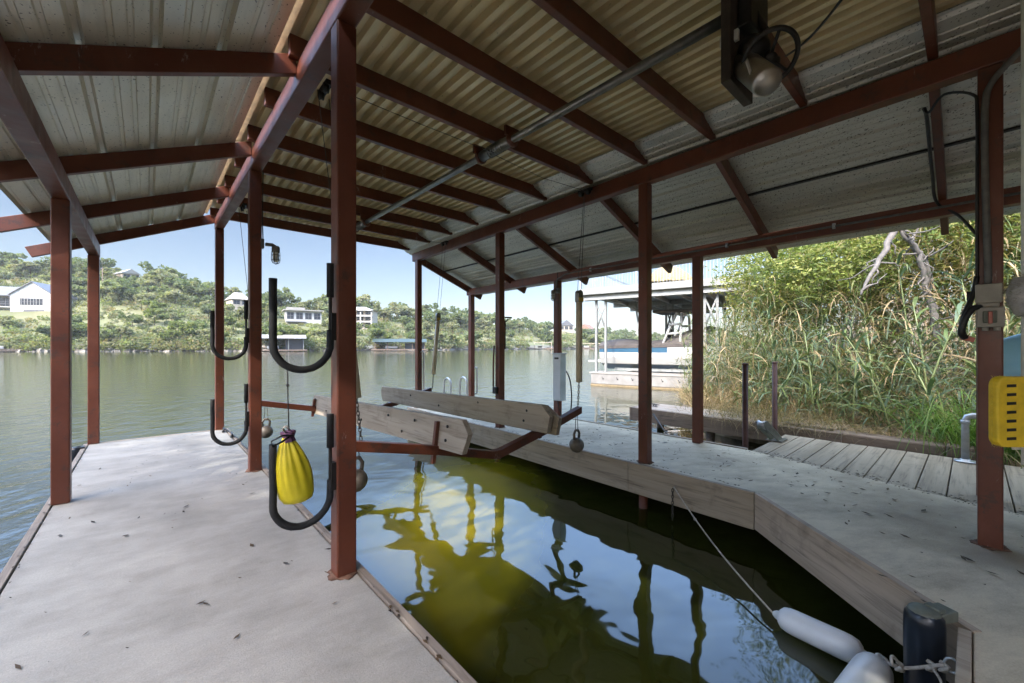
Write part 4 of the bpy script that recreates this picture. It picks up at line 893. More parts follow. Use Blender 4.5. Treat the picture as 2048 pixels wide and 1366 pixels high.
def tree(name, label, base, top, r0, limbs, blobs, pal, leaf=.10, group=None, cat='tree'):
    t = thing(name, label, cat, base, group); mb = MB(); tr = limb(base, top, .25, 10); mb.tube(tr, list(np.linspace(r0, r0*.35, len(tr))), 10); mb.build('trunk', 'bark', t)
    mb = MB()
    for (a, b_, r) in limbs:
        L_ = limb(a, b_, .3, 7); mb.tube(L_, list(np.linspace(r, r*.25, len(L_))), 7)
        for k in range(3):
            s = L_[random.randint(3, 6)]; e = s+Vector((random.gauss(0, .5), random.gauss(0, .5), random.gauss(.1, .4))); mb.tube(limb(s, e, .3, 4), list(np.linspace(r*.4, r*.12, 5)), 5)
    mb.build('limbs', 'bark', t)
    V, C = [], []
    for (c, rad, n) in blobs:
        # sprays: short twigs of leaflets spread through the volume
        n = int(n*1.6) if leaf < .1 else n; m = max(3, n//14); d = rng.normal(size=(m, 3)); d /= np.linalg.norm(d, axis=1)[:, None]; S = np.array(c)+d*np.array(rad)*(rng.random((m, 1))**.45)
        e = rng.normal(size=(m, 3)); e[:, 2] -= .35; e /= np.linalg.norm(e, axis=1)[:, None]
        hue = hues(m, pal, None, .3); q = []; hc = []
        for j in range(14):
            q.append(S+e*(j*leaf*.55)+rng.normal(size=(m, 3))*leaf*.45); hc.append(hue)
        q = np.concatenate(q); V.append(leaf_quads(q, leaf*.62, .7, .42)); C.append(np.concatenate(hc)*(1+.25*(rng.random((len(q), 1))-.5)))
    quads_obj('crown', np.concatenate(V), np.concatenate(C), 'leaf', t, base); return t
LG = [(.15, .195, .05), (.20, .24, .065), (.11, .155, .045), (.26, .27, .09)]
tree('locust_tree', 'feathery green tree arching over the reeds on the right bank', (12.4, 1.2, .5), (11.6, 1.6, 6.2), .26,
     [((12.2, 1.3, 2.2), (9.6, 2.2, 3.0), .09), ((12.1, 1.4, 3.0), (10.2, -.8, 4.0), .09), ((12, 1.4, 3.4), (11.2, 4.2, 4.2), .08), ((11.8, 1.5, 4.4), (9.4, 1.0, 5.4), .07), ((11.8, 1.5, 4.8), (12.6, .2, 6.6), .06)],
     [((9.6, 1.9, 2.75), (1.1, 1.2, .65), 5200), ((10.4, .6, 3.4), (1.4, 1.5, 1.0), 5000), ((10.6, 3.0, 3.2), (1.2, 1.2, .8), 3800), ((11.8, 1.6, 2.9), (1.3, 2.2, 1.2), 5200), ((10.9, .2, 2.6), (1.2, 1.6, .9), 4200), ((11.8, -.4, 3.5), (1.4, 1.5, .9), 4600), ((9.8, .4, 5.2), (1.4, 1.7, 1.1), 4200), ((11.6, 2.4, 5.4), (1.8, 1.8, 1.3), 4200), ((11.4, -.9, 4.6), (1.6, 1.5, 1.4), 4200), ((12.6, .4, 6.8), (1.6, 1.8, 1.1), 3200)], LG, .062)
tree('locust_tree', 'yellow green small tree leaning toward the neighbour boathouse', (13.0, 2.8, .3), (12.0, 3.6, 2.9), .1,
     [((12.6, 3.1, 1.4), (11.7, 3.8, 2.0), .04), ((12.3, 3.3, 2.2), (12.0, 4.4, 2.8), .04)],
     [((11.8, 3.55, 2.35), (.8, .85, .55), 3000), ((12.4, 2.7, 2.2), (.8, .9, .7), 2400), ((12.1, 3.9, 3.0), (.6, .7, .4), 900), ((12.9, 3.4, 1.4), (.7, .7, .5), 900)], [(.26, .25, .07), (.20, .22, .06), (.30, .27, .10)], .075)
tree('locust_tree', 'dark leafed tree filling the bank at the right edge', (13.0, -3.0, .6), (12.4, -2.6, 7), .3,
     [((12.8, -2.9, 2.4), (10.4, -2.0, 3.2), .1), ((12.6, -2.8, 3.4), (10.8, -4.4, 4.2), .1), ((12.5, -2.7, 4.4), (11, -1.2, 5.6), .08)],
     [((10.4, -2.2, 2.6), (1.4, 1.6, 1.0), 6200), ((11.0, -1.0, 3.4), (1.5, 1.6, 1.1), 4800), ((10.6, -4.2, 3.6), (1.6, 1.8, 1.4), 4200), ((11.6, -2.4, 5.8), (1.9, 2.2, 1.5), 4800), ((11.8, -1.0, 1.7), (1.3, 1.8, .9), 2800)], LG+[(.07, .12, .03)], .066)
# bare silver limbs arching in front of the thicket
dt = thing('dead_tree', 'bare silver grey dead limbs arching down in front of the reeds', 'dead tree', (9.9, .6, .2))
def deadlimb(pts, r): 
    P_ = []
    for a, b_ in zip(pts[:-1], pts[1:]): P_ += limb(a, b_, .22, 5)[:-1]
    P_.append(Vector(pts[-1])); mb = MB(); mb.tube(P_, list(np.linspace(r, r*.3, len(P_))), 7)
    for k in range(9):
        s = random.choice(P_[2:]); e = s+Vector((random.gauss(0, .22), random.gauss(0, .22), random.gauss(-.1, .2))); mb.tube(limb(s, e, .4, 4), list(np.linspace(r*.35, r*.1, 5)), 5)
    mb.build('dead_limb', 'deadwood', dt)
def pt(px, py, d): p = far(px, d); return (p.x, p.y, CAMH+(692-py)/FPX*d)
deadlimb([pt(1870, 700, 6.6), pt(1860, 560, 6.5), pt(1830, 490, 6.4), pt(1790, 452, 6.4)], .06)
deadlimb([pt(1790, 452, 6.4), pt(1765, 510, 6.3), pt(1738, 555, 6.3), pt(1722, 590, 6.3)], .05)
deadlimb([pt(1850, 590, 6.5), pt(1848, 540, 6.4), pt(1825, 480, 6.4), pt(1795, 455, 6.4)], .045)
deadlimb([pt(1960, 640, 7.6), pt(1990, 560, 7.4), pt(2040, 500, 7.3), pt(2100, 470, 7.3)], .05)
deadlimb([pt(1625, 568, 8.2), pt(1690, 545, 8.2), pt(1730, 520, 8.3), pt(1712, 480, 8.3)], .02)
deadlimb([pt(1800, 760, 8.0), pt(1800, 640, 8.2), pt(1815, 560, 8.3), pt(1820, 440, 8.5)], .10)
# tree added out of view on the left to keep sun off the walkway
tree('unseen_shade_tree', 'broad leafy tree added out of view to shade the left walkway', (-8.8, .6, -.1), (-8.4, .7, 6.2), .3,
     [((-8.6, .6, 3), (-9.6, 4.0, 5.8), .12), ((-8.6, .6, 3), (-7.4, -2.8, 5.8), .12)],
     [((-8.4+.31*q, .7-.95*q, 5.9+.12*math.sin(q*3)), (1.5, 1.5, 1.25), 5600) for q in (-4.4, -3.2, -2.0, -.8, .4, 1.6, 2.8, 4.0)], LG, .19)

# ------------------------------------------------------------------ neighbour's boathouse and boat
O_ = Vector((14.1, 10.8, 0)); U_ = Vector((-.252, .968, 0)); V_ = Vector((.968, .252, 0))
def B(u, v, z): return O_+U_*u+V_*v+Vector((0, 0, z))
def bbox(mb, u0, u1, v0, v1, z0, z1):   # box in boathouse axes
    b = [B(u0, v0, z0), B(u0, v1, z0), B(u1, v1, z0), B(u1, v0, z0)]
    if (b[1]-b[0]).cross(b[2]-b[1]).z < 0: b = b[::-1]
    return mb.hexa(b, [p+Vector((0, 0, z1-z0)) for p in b])
bh = thing('neighbour_boathouse', 'white steel two level boathouse with a railed sun deck next door', 'boathouse', B(-5, 3, 0))
for (va, vb) in ((0, .95), (6.1, 7.0)):
    u = 0
    while u > -13:
        mb = MB(); bbox(mb, u-2.36, u, va, vb, -.40, .045); pn = mb.build('pontoon', 'pont', bh, .03)
        mb = MB(); bbox(mb, u-2.37, u+.005, va-.01, vb+.01, -.52, -.402); mb.build('waterline', 'waterstain', pn)
        if va == 0:
            mb = MB()
            for k in range(3):
                for du in (0,): bbox(mb, u-.55-.62*k-.03, u-.55-.62*k+.03, -.006, .02, -.20, -.14); bbox(mb, u-.55-.62*k+.03, u-.55-.62*k+.05, -.006, .02, -.14, -.08)
            mb.build('drain_slots', 'black', pn)
        u -= 2.4
    mb = MB(); bbox(mb, -13, .05, va-.03, vb+.03, .047, .10); mb.build('walkway_deck', 'hroofl', bh)
def truss(u, v, w=.42, full=True):
    for du in (0, -w):
        mb = MB(); bbox(mb, u+du-.045, u+du+.045, v-.045, v+.045, .10, 3.14); mb.build('column', 'bwhite', bh)
    if full:
        for (a, b_) in ((0, -w), (-w, 0)):
            mb = MB(); mb.tube([B(u+a, v, 1.9), B(u+b_, v, 3.0)], .035, 6); mb.build('cross_brace', 'bwhite', bh)
for u in (-.15, -4.4, -9): truss(u, .25, .42)
for u in (-.15, -4.4, -9): truss(u, 6.5, .42)
for u in (-2.2, -6.5): truss(u, 3.8, .3)
mb = MB(); bbox(mb, -9.6, .42, -.22, 7.3, 3.36, 3.62); mb.build('sun_deck', 'bwhite', bh, .01)
mb = MB()
for v in (0.0, .25, 3.8, 6.5): bbox(mb, -9.5, .36, v-.05, v+.05, 3.14, 3.357)
for k in range(10): bbox(mb, -9.4+k, -9.3+k, .06, 7.1, 3.2, 3.3585)
mb.build('deck_joists', 'bgrey', bh)
mb = MB(); bbox(mb, -9.55, .40, -.20, -.17, 4.58, 4.62); bbox(mb, .36, .39, -.2, 7.25, 4.58, 4.62)
u = .3
while u > -9.5: bbox(mb, u-.005, u+.005, -.19, -.18, 3.62, 4.58); u -= .115
v = 0
while v < 7.2: bbox(mb, .37, .38, v-.005, v+.005, 3.62, 4.58); v += .115
for u in (.37, -2, -4.4, -6.8, -9.2): bbox(mb, u-.03, u+.03, -.21, -.16, 3.62, 4.62)
for v in (2.4, 4.8, 7.2): bbox(mb, .35, .40, v-.03, v+.03, 3.62, 4.62)
mb.build('railing', 'galv', bh)
for (u, v) in ((-1.9, 1.15), (-5.2, 1.15)):
    mb = MB(); mb.tube([B(u, v, .1), B(u+.35, v, 3.12)], .04, 8); mb.build('lift_post', 'bwhite', bh)
mb = MB(); mb.tube([B(-1.0, .4, 3.1), B(-1.8, 1.6, 2.55)], .03, 6); mb.build('knee_brace', 'bgrey', bh)
pl = thing('palapa', 'thatched palapa roof on the neighbour sun deck', 'palapa', B(-2.35, 3.5, 3.62))
mb = MB(); mb.tube([B(-2.35, 3.5, 3.63), B(-2.35, 3.5, 4.8)], .07, 8); mb.build('centre_post', 'brownw', pl)
mb = MB(); n = 30; prof = []
for (r, z) in ((1.28, 4.08), (1.18, 4.13), (.90, 4.42), (.55, 4.72), (.12, 4.97), (0, 5.0)): prof.append((r, z))
mb.lathe(prof, B(-2.35, 3.5, 0), (0, 0, 1), 44, lambda a, h: 1+.05*math.sin(a*17+h*30)+.03*math.sin(a*31)); mb.lathe([(1.26, 4.06), (.2, 4.7)], B(-2.35, 3.5, 0), (0, 0, 1), 30); mb.build('thatch_roof', 'thatch', pl)
V = []
for k in range(1500):
    a = random.uniform(0, 6.283); s = random.random()**.6; r = 1.26*s; z = 4.99-.9*s; p = np.array(B(-2.35, 3.5, z))+np.array([r*math.cos(a), r*math.sin(a), .02]); d = np.array([math.cos(a), math.sin(a), -.68])*random.uniform(.1, .26); w_ = np.array([-math.sin(a), math.cos(a), 0])*.012
    V.append([p-w_, p+w_, p+d+w_*.3, p+d-w_*.3])
quads_obj('loose_fronds', np.array(V), hues(len(V), [(.40, .32, .16), (.30, .24, .12), (.46, .38, .22)]), 'reed', pl, world_loc(pl))
bo = thing('wake_boat', 'white wake boat with blue stripe and charcoal cover on the neighbour lift', 'boat', B(-3, 2.5, .1))
nS = 15; rings = []; cov = []
for i in range(nS):
    s = i/(nS-1); u = .15-6.9*s; w_ = 1.15*(1-max(0, (s-.45)/.55)**2.6); k = .12+.75*max(0, (s-.62)/.38)**1.8; ch = .42+.45*max(0, (s-.55)/.45)**1.5; sh = 1.18+.16*s
    if i == nS-1: w_ = .05; k = .95
    sec = [(0, k), (w_*.82, ch), (w_*.95, ch+.28), (w_, ch+.50 if ch+.5 < sh-.05 else sh-.05), (w_*.97, sh)]
    ring = [B(u, 2.5-x, z) for x, z in sec[::-1]]+[B(u, 2.5+x, z) for x, z in sec[1:]]
    rings.append(ring)
    top = sh+.05+.36*math.exp(-((s-.10)/.2)**2)*.8+.72*math.exp(-((s-.62)/.2)**2)
    if s > .9: top = sh+.06
    cs = [(w_*1.0, sh-.10), (w_*1.01, sh+.03), (w_*.72, sh+(top-sh)*.62), (w_*.3, sh+(top-sh)*.95), (0, top)]
    cov.append([B(u+(.05 if i == 0 else 0), 2.5-x, z) for x, z in cs]+[B(u+(.05 if i == 0 else 0), 2.5+x, z) for x, z in cs[:-1][::-1]])
def loft(name, rings, ms, parent, matf):
    mb = MB(); nr = len(rings[0])
    for i in range(len(rings)-1):
        for k in range(nr-1): mb.cm = matf(i, k); mb.add([rings[i][k], rings[i+1][k], rings[i+1][k+1], rings[i][k+1]], [(0, 1, 2, 3)], False)
    mb.cm = 0; mb.add(rings[0], [tuple(range(nr))]); return mb.build(name, ms, parent)
h_ = loft('hull', rings, ['hull', 'hullblue'], bo, lambda i, k: 1 if (k in (0, 7) and i < 6) else 0)
c_ = loft('cover', cov, ['cover'], bo, lambda i, k: 0)
mb = MB(); bbox(mb, .16, .75, 1.5, 3.5, .46, .54); mb.build('swim_platform', 'hull', bo, .02)
mb = MB()
for v in (1.45, 3.55):
    for (a, b_) in ((-2.6, -3.1), (-3.3, -3.3)):
        mb.tube([B(a, v, 1.25), B(a*.55+b_*.45, v+(2.5-v)*.12, 1.9), B(b_, v+(2.5-v)*.25, 2.55)], .055, 8)
mb.tube([B(-3.1, 1.7, 2.55), B(-3.1, 3.3, 2.55)], .06, 8); mb.tube([B(-3.3, 1.7, 2.55), B(-3.3, 3.3, 2.55)], .06, 8)
for v in (1.5, 3.5): mb.tube([B(-2.75, v, 1.7), B(-3.3, v, 1.75)], .05, 8); mb.tube([B(-2.85, v, 2.1), B(-3.3, v, 2.1)], .05, 8)
mb.build('tower', 'hull', bo)
mb = MB(); bbox(mb, -4.4, -2.1, 1.7, 3.3, 2.62, 2.74); mb.build('folded_bimini', 'cover', bo, .05)
mb = MB(); bbox(mb, -2.75, -2.55, 2.0, 2.35, 1.6, 2.0); bbox(mb, -2.75, -2.55, 2.5, 2.8, 1.55, 1.95); mb.build('board_rack', 'black', bo, .05)
mb = MB()
for u in (-1.1, -5.0): bbox(mb, u-.08, u+.08, .96, 6.0, .0, .10)
for v in (1.9, 3.1): bbox(mb, -5.6, -.4, v-.07, v+.07, .10, .22)
lf = thing('neighbour_lift', 'steel lift beams carrying the covered wake boat', 'boat lift', B(-3, 2.5, .0)); mb.build('lift_beams', 'bgrey', lf)

# ------------------------------------------------------------------ far bank: terrain
BPX = [-700, -300, 0, 500, 700, 900, 1150, 1400, 1700, 2100]; BD = [92, 104, 114, 126, 138, 168, 235, 330, 430, 520]
RPX = [-700, 0, 110, 210, 330, 430, 560, 640, 760, 900, 1000, 1150, 1300, 1500, 2100]; RY = [505, 519, 527, 534, 553, 584, 600, 611, 622, 637, 650, 664, 681, 684, 686]; RD = [190, 200, 200, 195, 190, 190, 195, 200, 215, 260, 290, 340, 430, 560, 700]
def bank_d(px): return float(np.interp(px, BPX, BD))
def ridge(px): d = float(np.interp(px, RPX, RD)); return d, CAMH+(692-float(np.interp(px, RPX, RY)))/FPX*d-2.5
def hz(px, t):
    d0 = bank_d(px); d1, zr = ridge(px); d = d0+(d1-d0)*t; zb = 1.5
    tt = max(t, 0); z = zb+(zr-zb)*(tt**1.05 if tt < 1 else 1-.25*(tt-1)); z += .7*math.sin(px*.031+t*9)*math.sin(t*7+px*.013)*min(1, t*4)
    return d, z
def hpt(px, t): d, z = hz(px, t); p = far(px, d); return Vector((p.x, p.y, z))
pxs = list(range(-700, 2101, 28)); ts = [0, .02, .05, .1, .17, .25, .35, .45, .55, .65, .75, .85, .93, 1.0, 1.1, 1.3, 1.8]
mb = MB(); mb.add([hpt(p, t) for t in ts for p in pxs], [(j*len(pxs)+i, j*len(pxs)+i+1, (j+1)*len(pxs)+i+1, (j+1)*len(pxs)+i) for j in range(len(ts)-1) for i in range(len(pxs)-1)], True)
struct(mb.build('hills', 'hill'))
mb = MB(); vs = []; pr = list(range(-700, 2101, 5)); rows = [(-.02, -1.0), (-.015, .15), (-.012, .5), (-.006, .7), (-.004, 1.2), (.004, 1.45), (.006, 1.9), (.03, 2.0)]
def sm(n, k): a = rng.random(n+k*2); return np.convolve(a, np.ones(k)/k, 'same')[k:k+n]
lowf = np.clip((sm(len(pr), 14)-.5)*4+.45, .02, 1.25)
for (dt_, z) in rows:
    n1 = sm(len(pr), 3); n2 = rng.random(len(pr))
    for q_, p in enumerate(pr):
        d0 = bank_d(p); d1, _ = ridge(p); d = d0+(d1-d0)*dt_+3.4*(n1[q_]-.5)+.8*(n2[q_]-.5); q = far(p, d)
        vs.append((q.x, q.y, z*lowf[q_]+.25*(n2[q_]-.5) if z > 0 else z))
mb.add(vs, [(j*len(pr)+i, j*len(pr)+i+1, (j+1)*len(pr)+i+1, (j+1)*len(pr)+i) for j in range(len(rows)-1) for i in range(len(pr)-1)])
struct(mb.build('cliff', 'rock'))
# ------------------------------------------------------------------ far bank: houses
def H3(px, d, z):
    p = far(px, d); return Vector((p.x, p.y, z))
def zat(py, d): return CAMH+(692-py)/FPX*d
class Frame:
    def __init__(s, o, rot): s.M = Matrix.Translation(o) @ Matrix.Rotation(math.atan2(o.y, o.x)-math.pi/2+rot, 4, 'Z')
    def box(s, mb, x0, x1, y0, y1, z0, z1): return mb.hexa([s.M @ Vector(p) for p in ((x0,y0,z0),(x1,y0,z0),(x1,y1,z0),(x0,y1,z0))], [s.M @ Vector(p) for p in ((x0,y0,z1),(x1,y0,z1),(x1,y1,z1),(x0,y1,z1))])
    def pr(s, mb, poly, y0, y1): return mb.prism([s.M @ Vector((x, y0, z)) for x, z in poly], s.M.to_3x3() @ Vector((0, y1-y0, 0)))
    def pr_x(s, mb, poly, x0, x1): return mb.prism([s.M @ Vector((x0, y, z)) for y, z in poly], s.M.to_3x3() @ Vector((x1-x0, 0, 0)))
def window(fr, parent, x0, x1, z0, z1, y=-.03, n=1, face='f'):
    mb = MB()
    if face == 'f': fr.box(mb, x0, x1, y, y+.06, z0, z1)
    else: fr.box(mb, y-.03, y+.03, x0, x1, z0, z1)
    wd = mb.build('window', 'hglass', parent)
    if n:
        mb = MB()
        for k in range(n+1):
            xx = x0+(x1-x0)*k/n
            if face == 'f': fr.box(mb, xx-.06, xx+.06, y-.05, y-.005, z0-.08, z1+.08)
        if face == 'f': fr.box(mb, x0, x1, y-.045, y-.008, (z0+z1)/2-.04, (z0+z1)/2+.04); mb.build('mullions', 'hroof', wd)
d = 143; z0 = zat(628, d)
g = thing('farmhouse', 'white gabled farmhouse with dark metal roof on the far left hillside', 'house', H3(64, d, z0)); fr = Frame(H3(64, d, z0-1.5), R(-30))
mb = MB(); fr.pr(mb, [(-5.6, 0), (5.6, 0), (5.6, 8.3), (0, 12.6), (-5.6, 8.3)], 0, 13); mb.build('wall', 'hwhite', g)
for sx in (-1, 1):
    mb = MB(); fr.pr(mb, [(0, 12.62), (sx*6.1, 7.95), (sx*6.1, 8.2), (0, 12.95)], -.4, 13.4); mb.build('roof', 'hroof', g)
mb = MB()
for x in np.arange(-5.2, 5.4, .8): fr.box(mb, x-.04, x+.04, -.05, 0.0, 1, 8.2-.2+max(0, 4.1*(1-abs(x)/5.6)))
mb.build('battens', 'hwhite', g)
window(fr, g, -3.1, 2.9, 4.6, 6.9, n=3); 
mb = MB(); fr.box(mb, -2.2, 3.2, -.06, .0, .6, 3.0); mb.build('garage_door', 'hroof', g)
window(fr, g, 2.0, 3.3, 4.6, 6.6, 5.6, 0, 'r'); window(fr, g, 5.0, 6.2, 4.6, 6.6, 5.6, 0, 'r'); window(fr, g, 8.0, 9.2, 4.6, 6.6, 5.6, 0, 'r')
mb = MB(); fr.box(mb, -19, -5.61, 2.5, 12, 0, 7.6); mb.build('wing_wall', 'hwhite', g)
mb = MB(); fr.pr_x(mb, [(.9, 7.7), (7, 11.2), (13, 7.7), (13, 7.95), (7, 11.5), (.9, 7.95)], -19.5, -5.0); mb.build('wing_roof', 'hroof', g)
window(fr, g, -18, -6.4, 4.2, 7.3, 2.44, 6)
mb = MB(); fr.box(mb, -18.6, -5.7, .9, 2.5, 3.7, 3.95); mb.build('balcony', 'hwhite', g)
for k in range(5):
    mb = MB(); fr.box(mb, -18.4+k*3-.09, -18.4+k*3+.09, 1.0, 1.18, 3.95, 7.7); mb.build('porch_post', 'hroof', g)
mb = MB(); fr.box(mb, -18.6, -5.7, .92, .98, 4.85, 4.95); mb.build('balcony_rail', 'hroof', g)
window(fr, g, -9.5, -8.2, 1.6, 3.0, 2.44, 1)
def simple_house(label, px, d, ytop, ybase, wpx, roofm, wallm, rot, roof='hip', wins=True, depth=9, name='house', win_rows=1, rh=.3):
    z0 = zat(ybase, d); z1 = zat(ytop, d); wdt = wpx*d/FPX; g = thing(name, label, 'house', H3(px, d, z0)); fr = Frame(H3(px, d, z0), R(rot)); h = (z1-z0)*(1-rh); a = wdt/2
    mb = MB(); fr.box(mb, -a, a, 0, depth, -3, h); mb.build('wall', wallm, g)
    mb = MB()
    if roof == 'hip': mb.add([fr.M @ Vector(p) for p in ((-a-.6, -.7, h), (a+.6, -.7, h), (a+.6, depth+.7, h), (-a-.6, depth+.7, h), (-a*.4, depth*.5, z1-z0), (a*.4, depth*.5, z1-z0))], [(0, 1, 5, 4), (1, 2, 5), (2, 3, 4, 5), (3, 0, 4), (3, 2, 1, 0)])
    elif roof == 'gable': fr.pr(mb, [(-a-.5, h), (a+.5, h), (0, z1-z0)], -.6, depth+.6)
    else: fr.box(mb, -a-.8, a+.8, -1.2, depth+.5, h, h+.45)
    mb.build('roof', roofm, g)
    if wins:
        for r_ in range(win_rows):
            zz = h*(r_+.25)/win_rows; nW = max(2, int(wdt/3.2))
            for k in range(nW):
                xc = -a+wdt*(k+.5)/nW; window(fr, g, xc-wdt/nW*.36, xc+wdt/nW*.36, zz, zz+h/win_rows*.6, n=2)
    return g, fr, h, a
simple_house('pale metal roofed house just below the left ridge', 262, 188, 538, 560, 26, 'hroofl', 'hstone', 20, 'gable', rh=.45)
simple_house('grey shingled house half hidden in trees up the hill', 482, 172, 583, 612, 30, 'hgrey', 'hstone', 15, 'hip', rh=.55)
g, fr, h, a = simple_house('long low white house with flat roof above the far shore', 608, 165, 619, 644, 64, 'hroofl', 'hwhite', 6, 'flat', rh=.12, depth=8)
mb = MB(); fr.box(mb, -a, a*.1, -2.0, -.05, -.2, .1); fr.box(mb, -a, a*.1, -2.0, -1.92, .9, 1.0); mb.build('terrace', 'hroof', g)
mb = MB(); fr.box(mb, -a*.9, a*.1, 3, 8.4, h+.45, h+1.6); mb.build('upper_roof', 'hroofl', g)
g, fr, h, a = simple_house('two storey tan house with shaded balconies by the far shore', 712, 172, 611, 655, 64, 'hgrey', 'hstone', -12, 'hip', rh=.2, win_rows=3, depth=12)
for k in range(3):
    mb = MB(); fr.box(mb, -a-.1, a+.1, -2.0, -.05, h*(k+1)/3-.35, h*(k+1)/3-.05); mb.build('balcony', 'hwhite', g)
for k in range(4):
    mb = MB(); xx = -a+.2+(2*a-.4)*k/3; fr.box(mb, xx-.2, xx+.2, -1.95, -1.6, -2, h*.85); mb.build('pillar', 'hwhite', g)
simple_house('dark steep roofed house on the right ridge', 1133, 335, 640, 662, 28, 'hroof', 'hstone', 20, 'gable', depth=14, rh=.5)
M['brownroof'] = plain('brown_shingle', (.20, .12, .085), .85, 0, .2, 2)
simple_house('brown roofed house on the right ridge beside the darker one', 1168, 345, 648, 668, 22, 'brownroof', 'hstone', -20, 'gable', depth=14, rh=.5)
up = thing('utility_pole', 'thin utility pole on the hillside between the left posts', 'utility pole', H3(205, 160, zat(598, 160)))
mb = MB(); mb.tube([H3(205, 160, zat(600, 160)), H3(205, 160, zat(535, 160))], .14, 8); mb.build('pole', 'brownw', up)
mb = MB(); mb.tube([H3(205, 160, zat(538, 160))-RT*.9, H3(205, 160, zat(538, 160))+RT*.9], .07, 6); mb.build('crossarm', 'brownw', up)
def far_dock(label, px, d, wpx, hroof, roofm, name='boathouse', depth=7, mats='bwhite', walls=False):
    wdt = wpx*d/FPX; o = H3(px, d, WZ); t = thing(name, label, 'boathouse', o); fr = Frame(o, 0); a = wdt/2
    mb = MB(); fr.box(mb, -a-1, a+1, -1, depth, .2, .55); mb.build('dock_deck', 'brownw', t)
    n = max(3, int(wdt/4)+1)
    for k in range(n):
        for y in (0, depth-.5):
            mb = MB(); x = -a+wdt*k/(n-1); fr.box(mb, x-.1, x+.1, y, y+.2, -1, hroof); mb.build('post', mats, t)
    mb = MB()
    if roofm == 'frame':
        for y in (0, depth-.5): fr.box(mb, -a-.3, a+.3, y-.02, y+.22, hroof, hroof+.2)
        mb.build('top_beam', mats, t)
    else: fr.pr_x(mb, [(-1.2, hroof), (depth*.5, hroof+1.2), (depth+.8, hroof), (depth*.5, hroof+1.0)], -a-.8, a+.8); mb.build('roof', roofm, t)
    if walls:
        mb = MB(); fr.box(mb, a*.2, a, 1.0, 1.1, .55, hroof-.3); mb.build('glazed_wall', 'hglass', t)
    mb = MB(); fr.box(mb, -a*.6, -a*.1, 1.5, 5, .8, 1.7); mb.build('stored_gear', 'hwhite', t, .2); return t
far_dock('white framed boathouse with glazed side on the far shore', 562, 125, 80, 4.0, 'hroofl', walls=True)
far_dock('green roofed boathouse with docked boats on the far shore', 800, 141, 96, 3.0, 'green', mats='brownw', walls=True)
far_dock('open timber frame dock on the far right shore', 1086, 218, 34, 3.4, 'frame', name='open_dock', mats='hstone')
far_dock('small open frame dock behind the neighbour boathouse posts', 1180, 238, 40, 3.0, 'frame', name='open_dock', mats='hstone')
far_dock('low dock with a dark boat at the left end of far shore', 12, 112, 50, .7, 'frame', name='open_dock', mats='brownw', depth=5)
br = thing('bridge', 'long pale highway bridge far down the lake', 'bridge', far(1500, 470, 0))
zd = zat(675, 470)
def seg(mb, pa, pb, d0, d1, w_, z0, z1):
    a_, b_ = far(pa, d0), far(pb, d1); mb.hexa([a_+Vector((0, 0, z0)), b_+Vector((0, 0, z0)), b_+FW*w_+Vector((0, 0, z0)), a_+FW*w_+Vector((0, 0, z0))], [a_+Vector((0, 0, z1)), b_+Vector((0, 0, z1)), b_+FW*w_+Vector((0, 0, z1)), a_+FW*w_+Vector((0, 0, z1))])
mb = MB(); seg(mb, 1180, 1760, 480, 440, 10, zd-1.4, zd+.2); mb.build('bridge_deck', 'hroofl', br)
mb = MB(); seg(mb, 1180, 1760, 479.6, 439.6, .4, zd+.2, zd+1.3); mb.build('parapet', 'hroofl', br)
for k in range(9):
    p_ = 1200+k*68; mb = MB(); seg(mb, p_-2, p_+2, 482-k*4.6, 482-k*4.6, 5, WZ-2, zd-1.4); mb.build('pier', 'hroofl', br)

# ------------------------------------------------------------------ far bank: trees and scrub
def crown_mesh(name, pal, n=520, size=.17, squash=.8, bare=False):
    lobes = [(np.array([random.gauss(0, .42), random.gauss(0, .42), random.uniform(-.25, .5)*squash]), random.uniform(.32, .58)) for _ in range(9)]; lobes = [(c*random.uniform(.7, 1.5), r*random.uniform(.6, 1.2)) for c, r in lobes]
    C, H = [], []
    for c, r in lobes:
        m = n//9; d_ = rng.normal(size=(m, 3)); d_ /= np.linalg.norm(d_, axis=1)[:, None]; C.append(c+d_*r*(.55+.45*rng.random((m, 1)))*np.array([1, 1, squash])); H.append(np.tile(hues(1, pal, None, .2), (m, 1))*(1+.35*(rng.random((m, 1))-.5)))
    C = np.concatenate(C); C[:, 2] += 1.25; V = leaf_quads(C, size, .7, .75); H = np.concatenate(H)
    tz = min(v for v in C[:, 2]); tv = [[(-.05, -.05, -.2), (.05, -.05, -.2), (.03, 0, 1.2), (-.03, 0, 1.2)], [(0, -.06, -.2), (0, .06, -.2), (0, .03, 1.2), (0, -.03, 1.2)]]
    V = np.concatenate([V, np.array(tv)]); H = np.concatenate([H, np.array([[.10, .08, .06]]*2)])
    o = quads_obj(name, V, H, 'farleaf'); return o
OAK = [(.13, .158, .075), (.15, .175, .083), (.11, .138, .068)]; PALE = [(.195, .21, .12), (.225, .23, .135), (.165, .185, .10)]; BRI = [(.175, .21, .078), (.21, .235, .09), (.15, .185, .07)]
kinds = [('oak_tree', OAK, 'dark evergreen oak on the far hillside', 'dark oaks on the far hillside', .8), ('oak_tree', OAK, 'dark evergreen oak on the far hillside', 'dark oaks on the far hillside', .95), ('mesquite_tree', PALE, 'pale grey green mesquite on the far hillside', 'pale mesquites on the far hillside', .75), ('mesquite_tree', PALE, 'pale grey green mesquite on the far hillside', 'pale mesquites on the far hillside', .85), ('willow_tree', BRI, 'bright green leafy tree near the far shore', 'bright green trees near the far shore', .9)]
protos = []
for (nm, pal, lb, gp, sq_) in kinds:
    o = crown_mesh(nm, pal, 560, .165, sq_); protos.append(o)
used = [0]*len(protos)
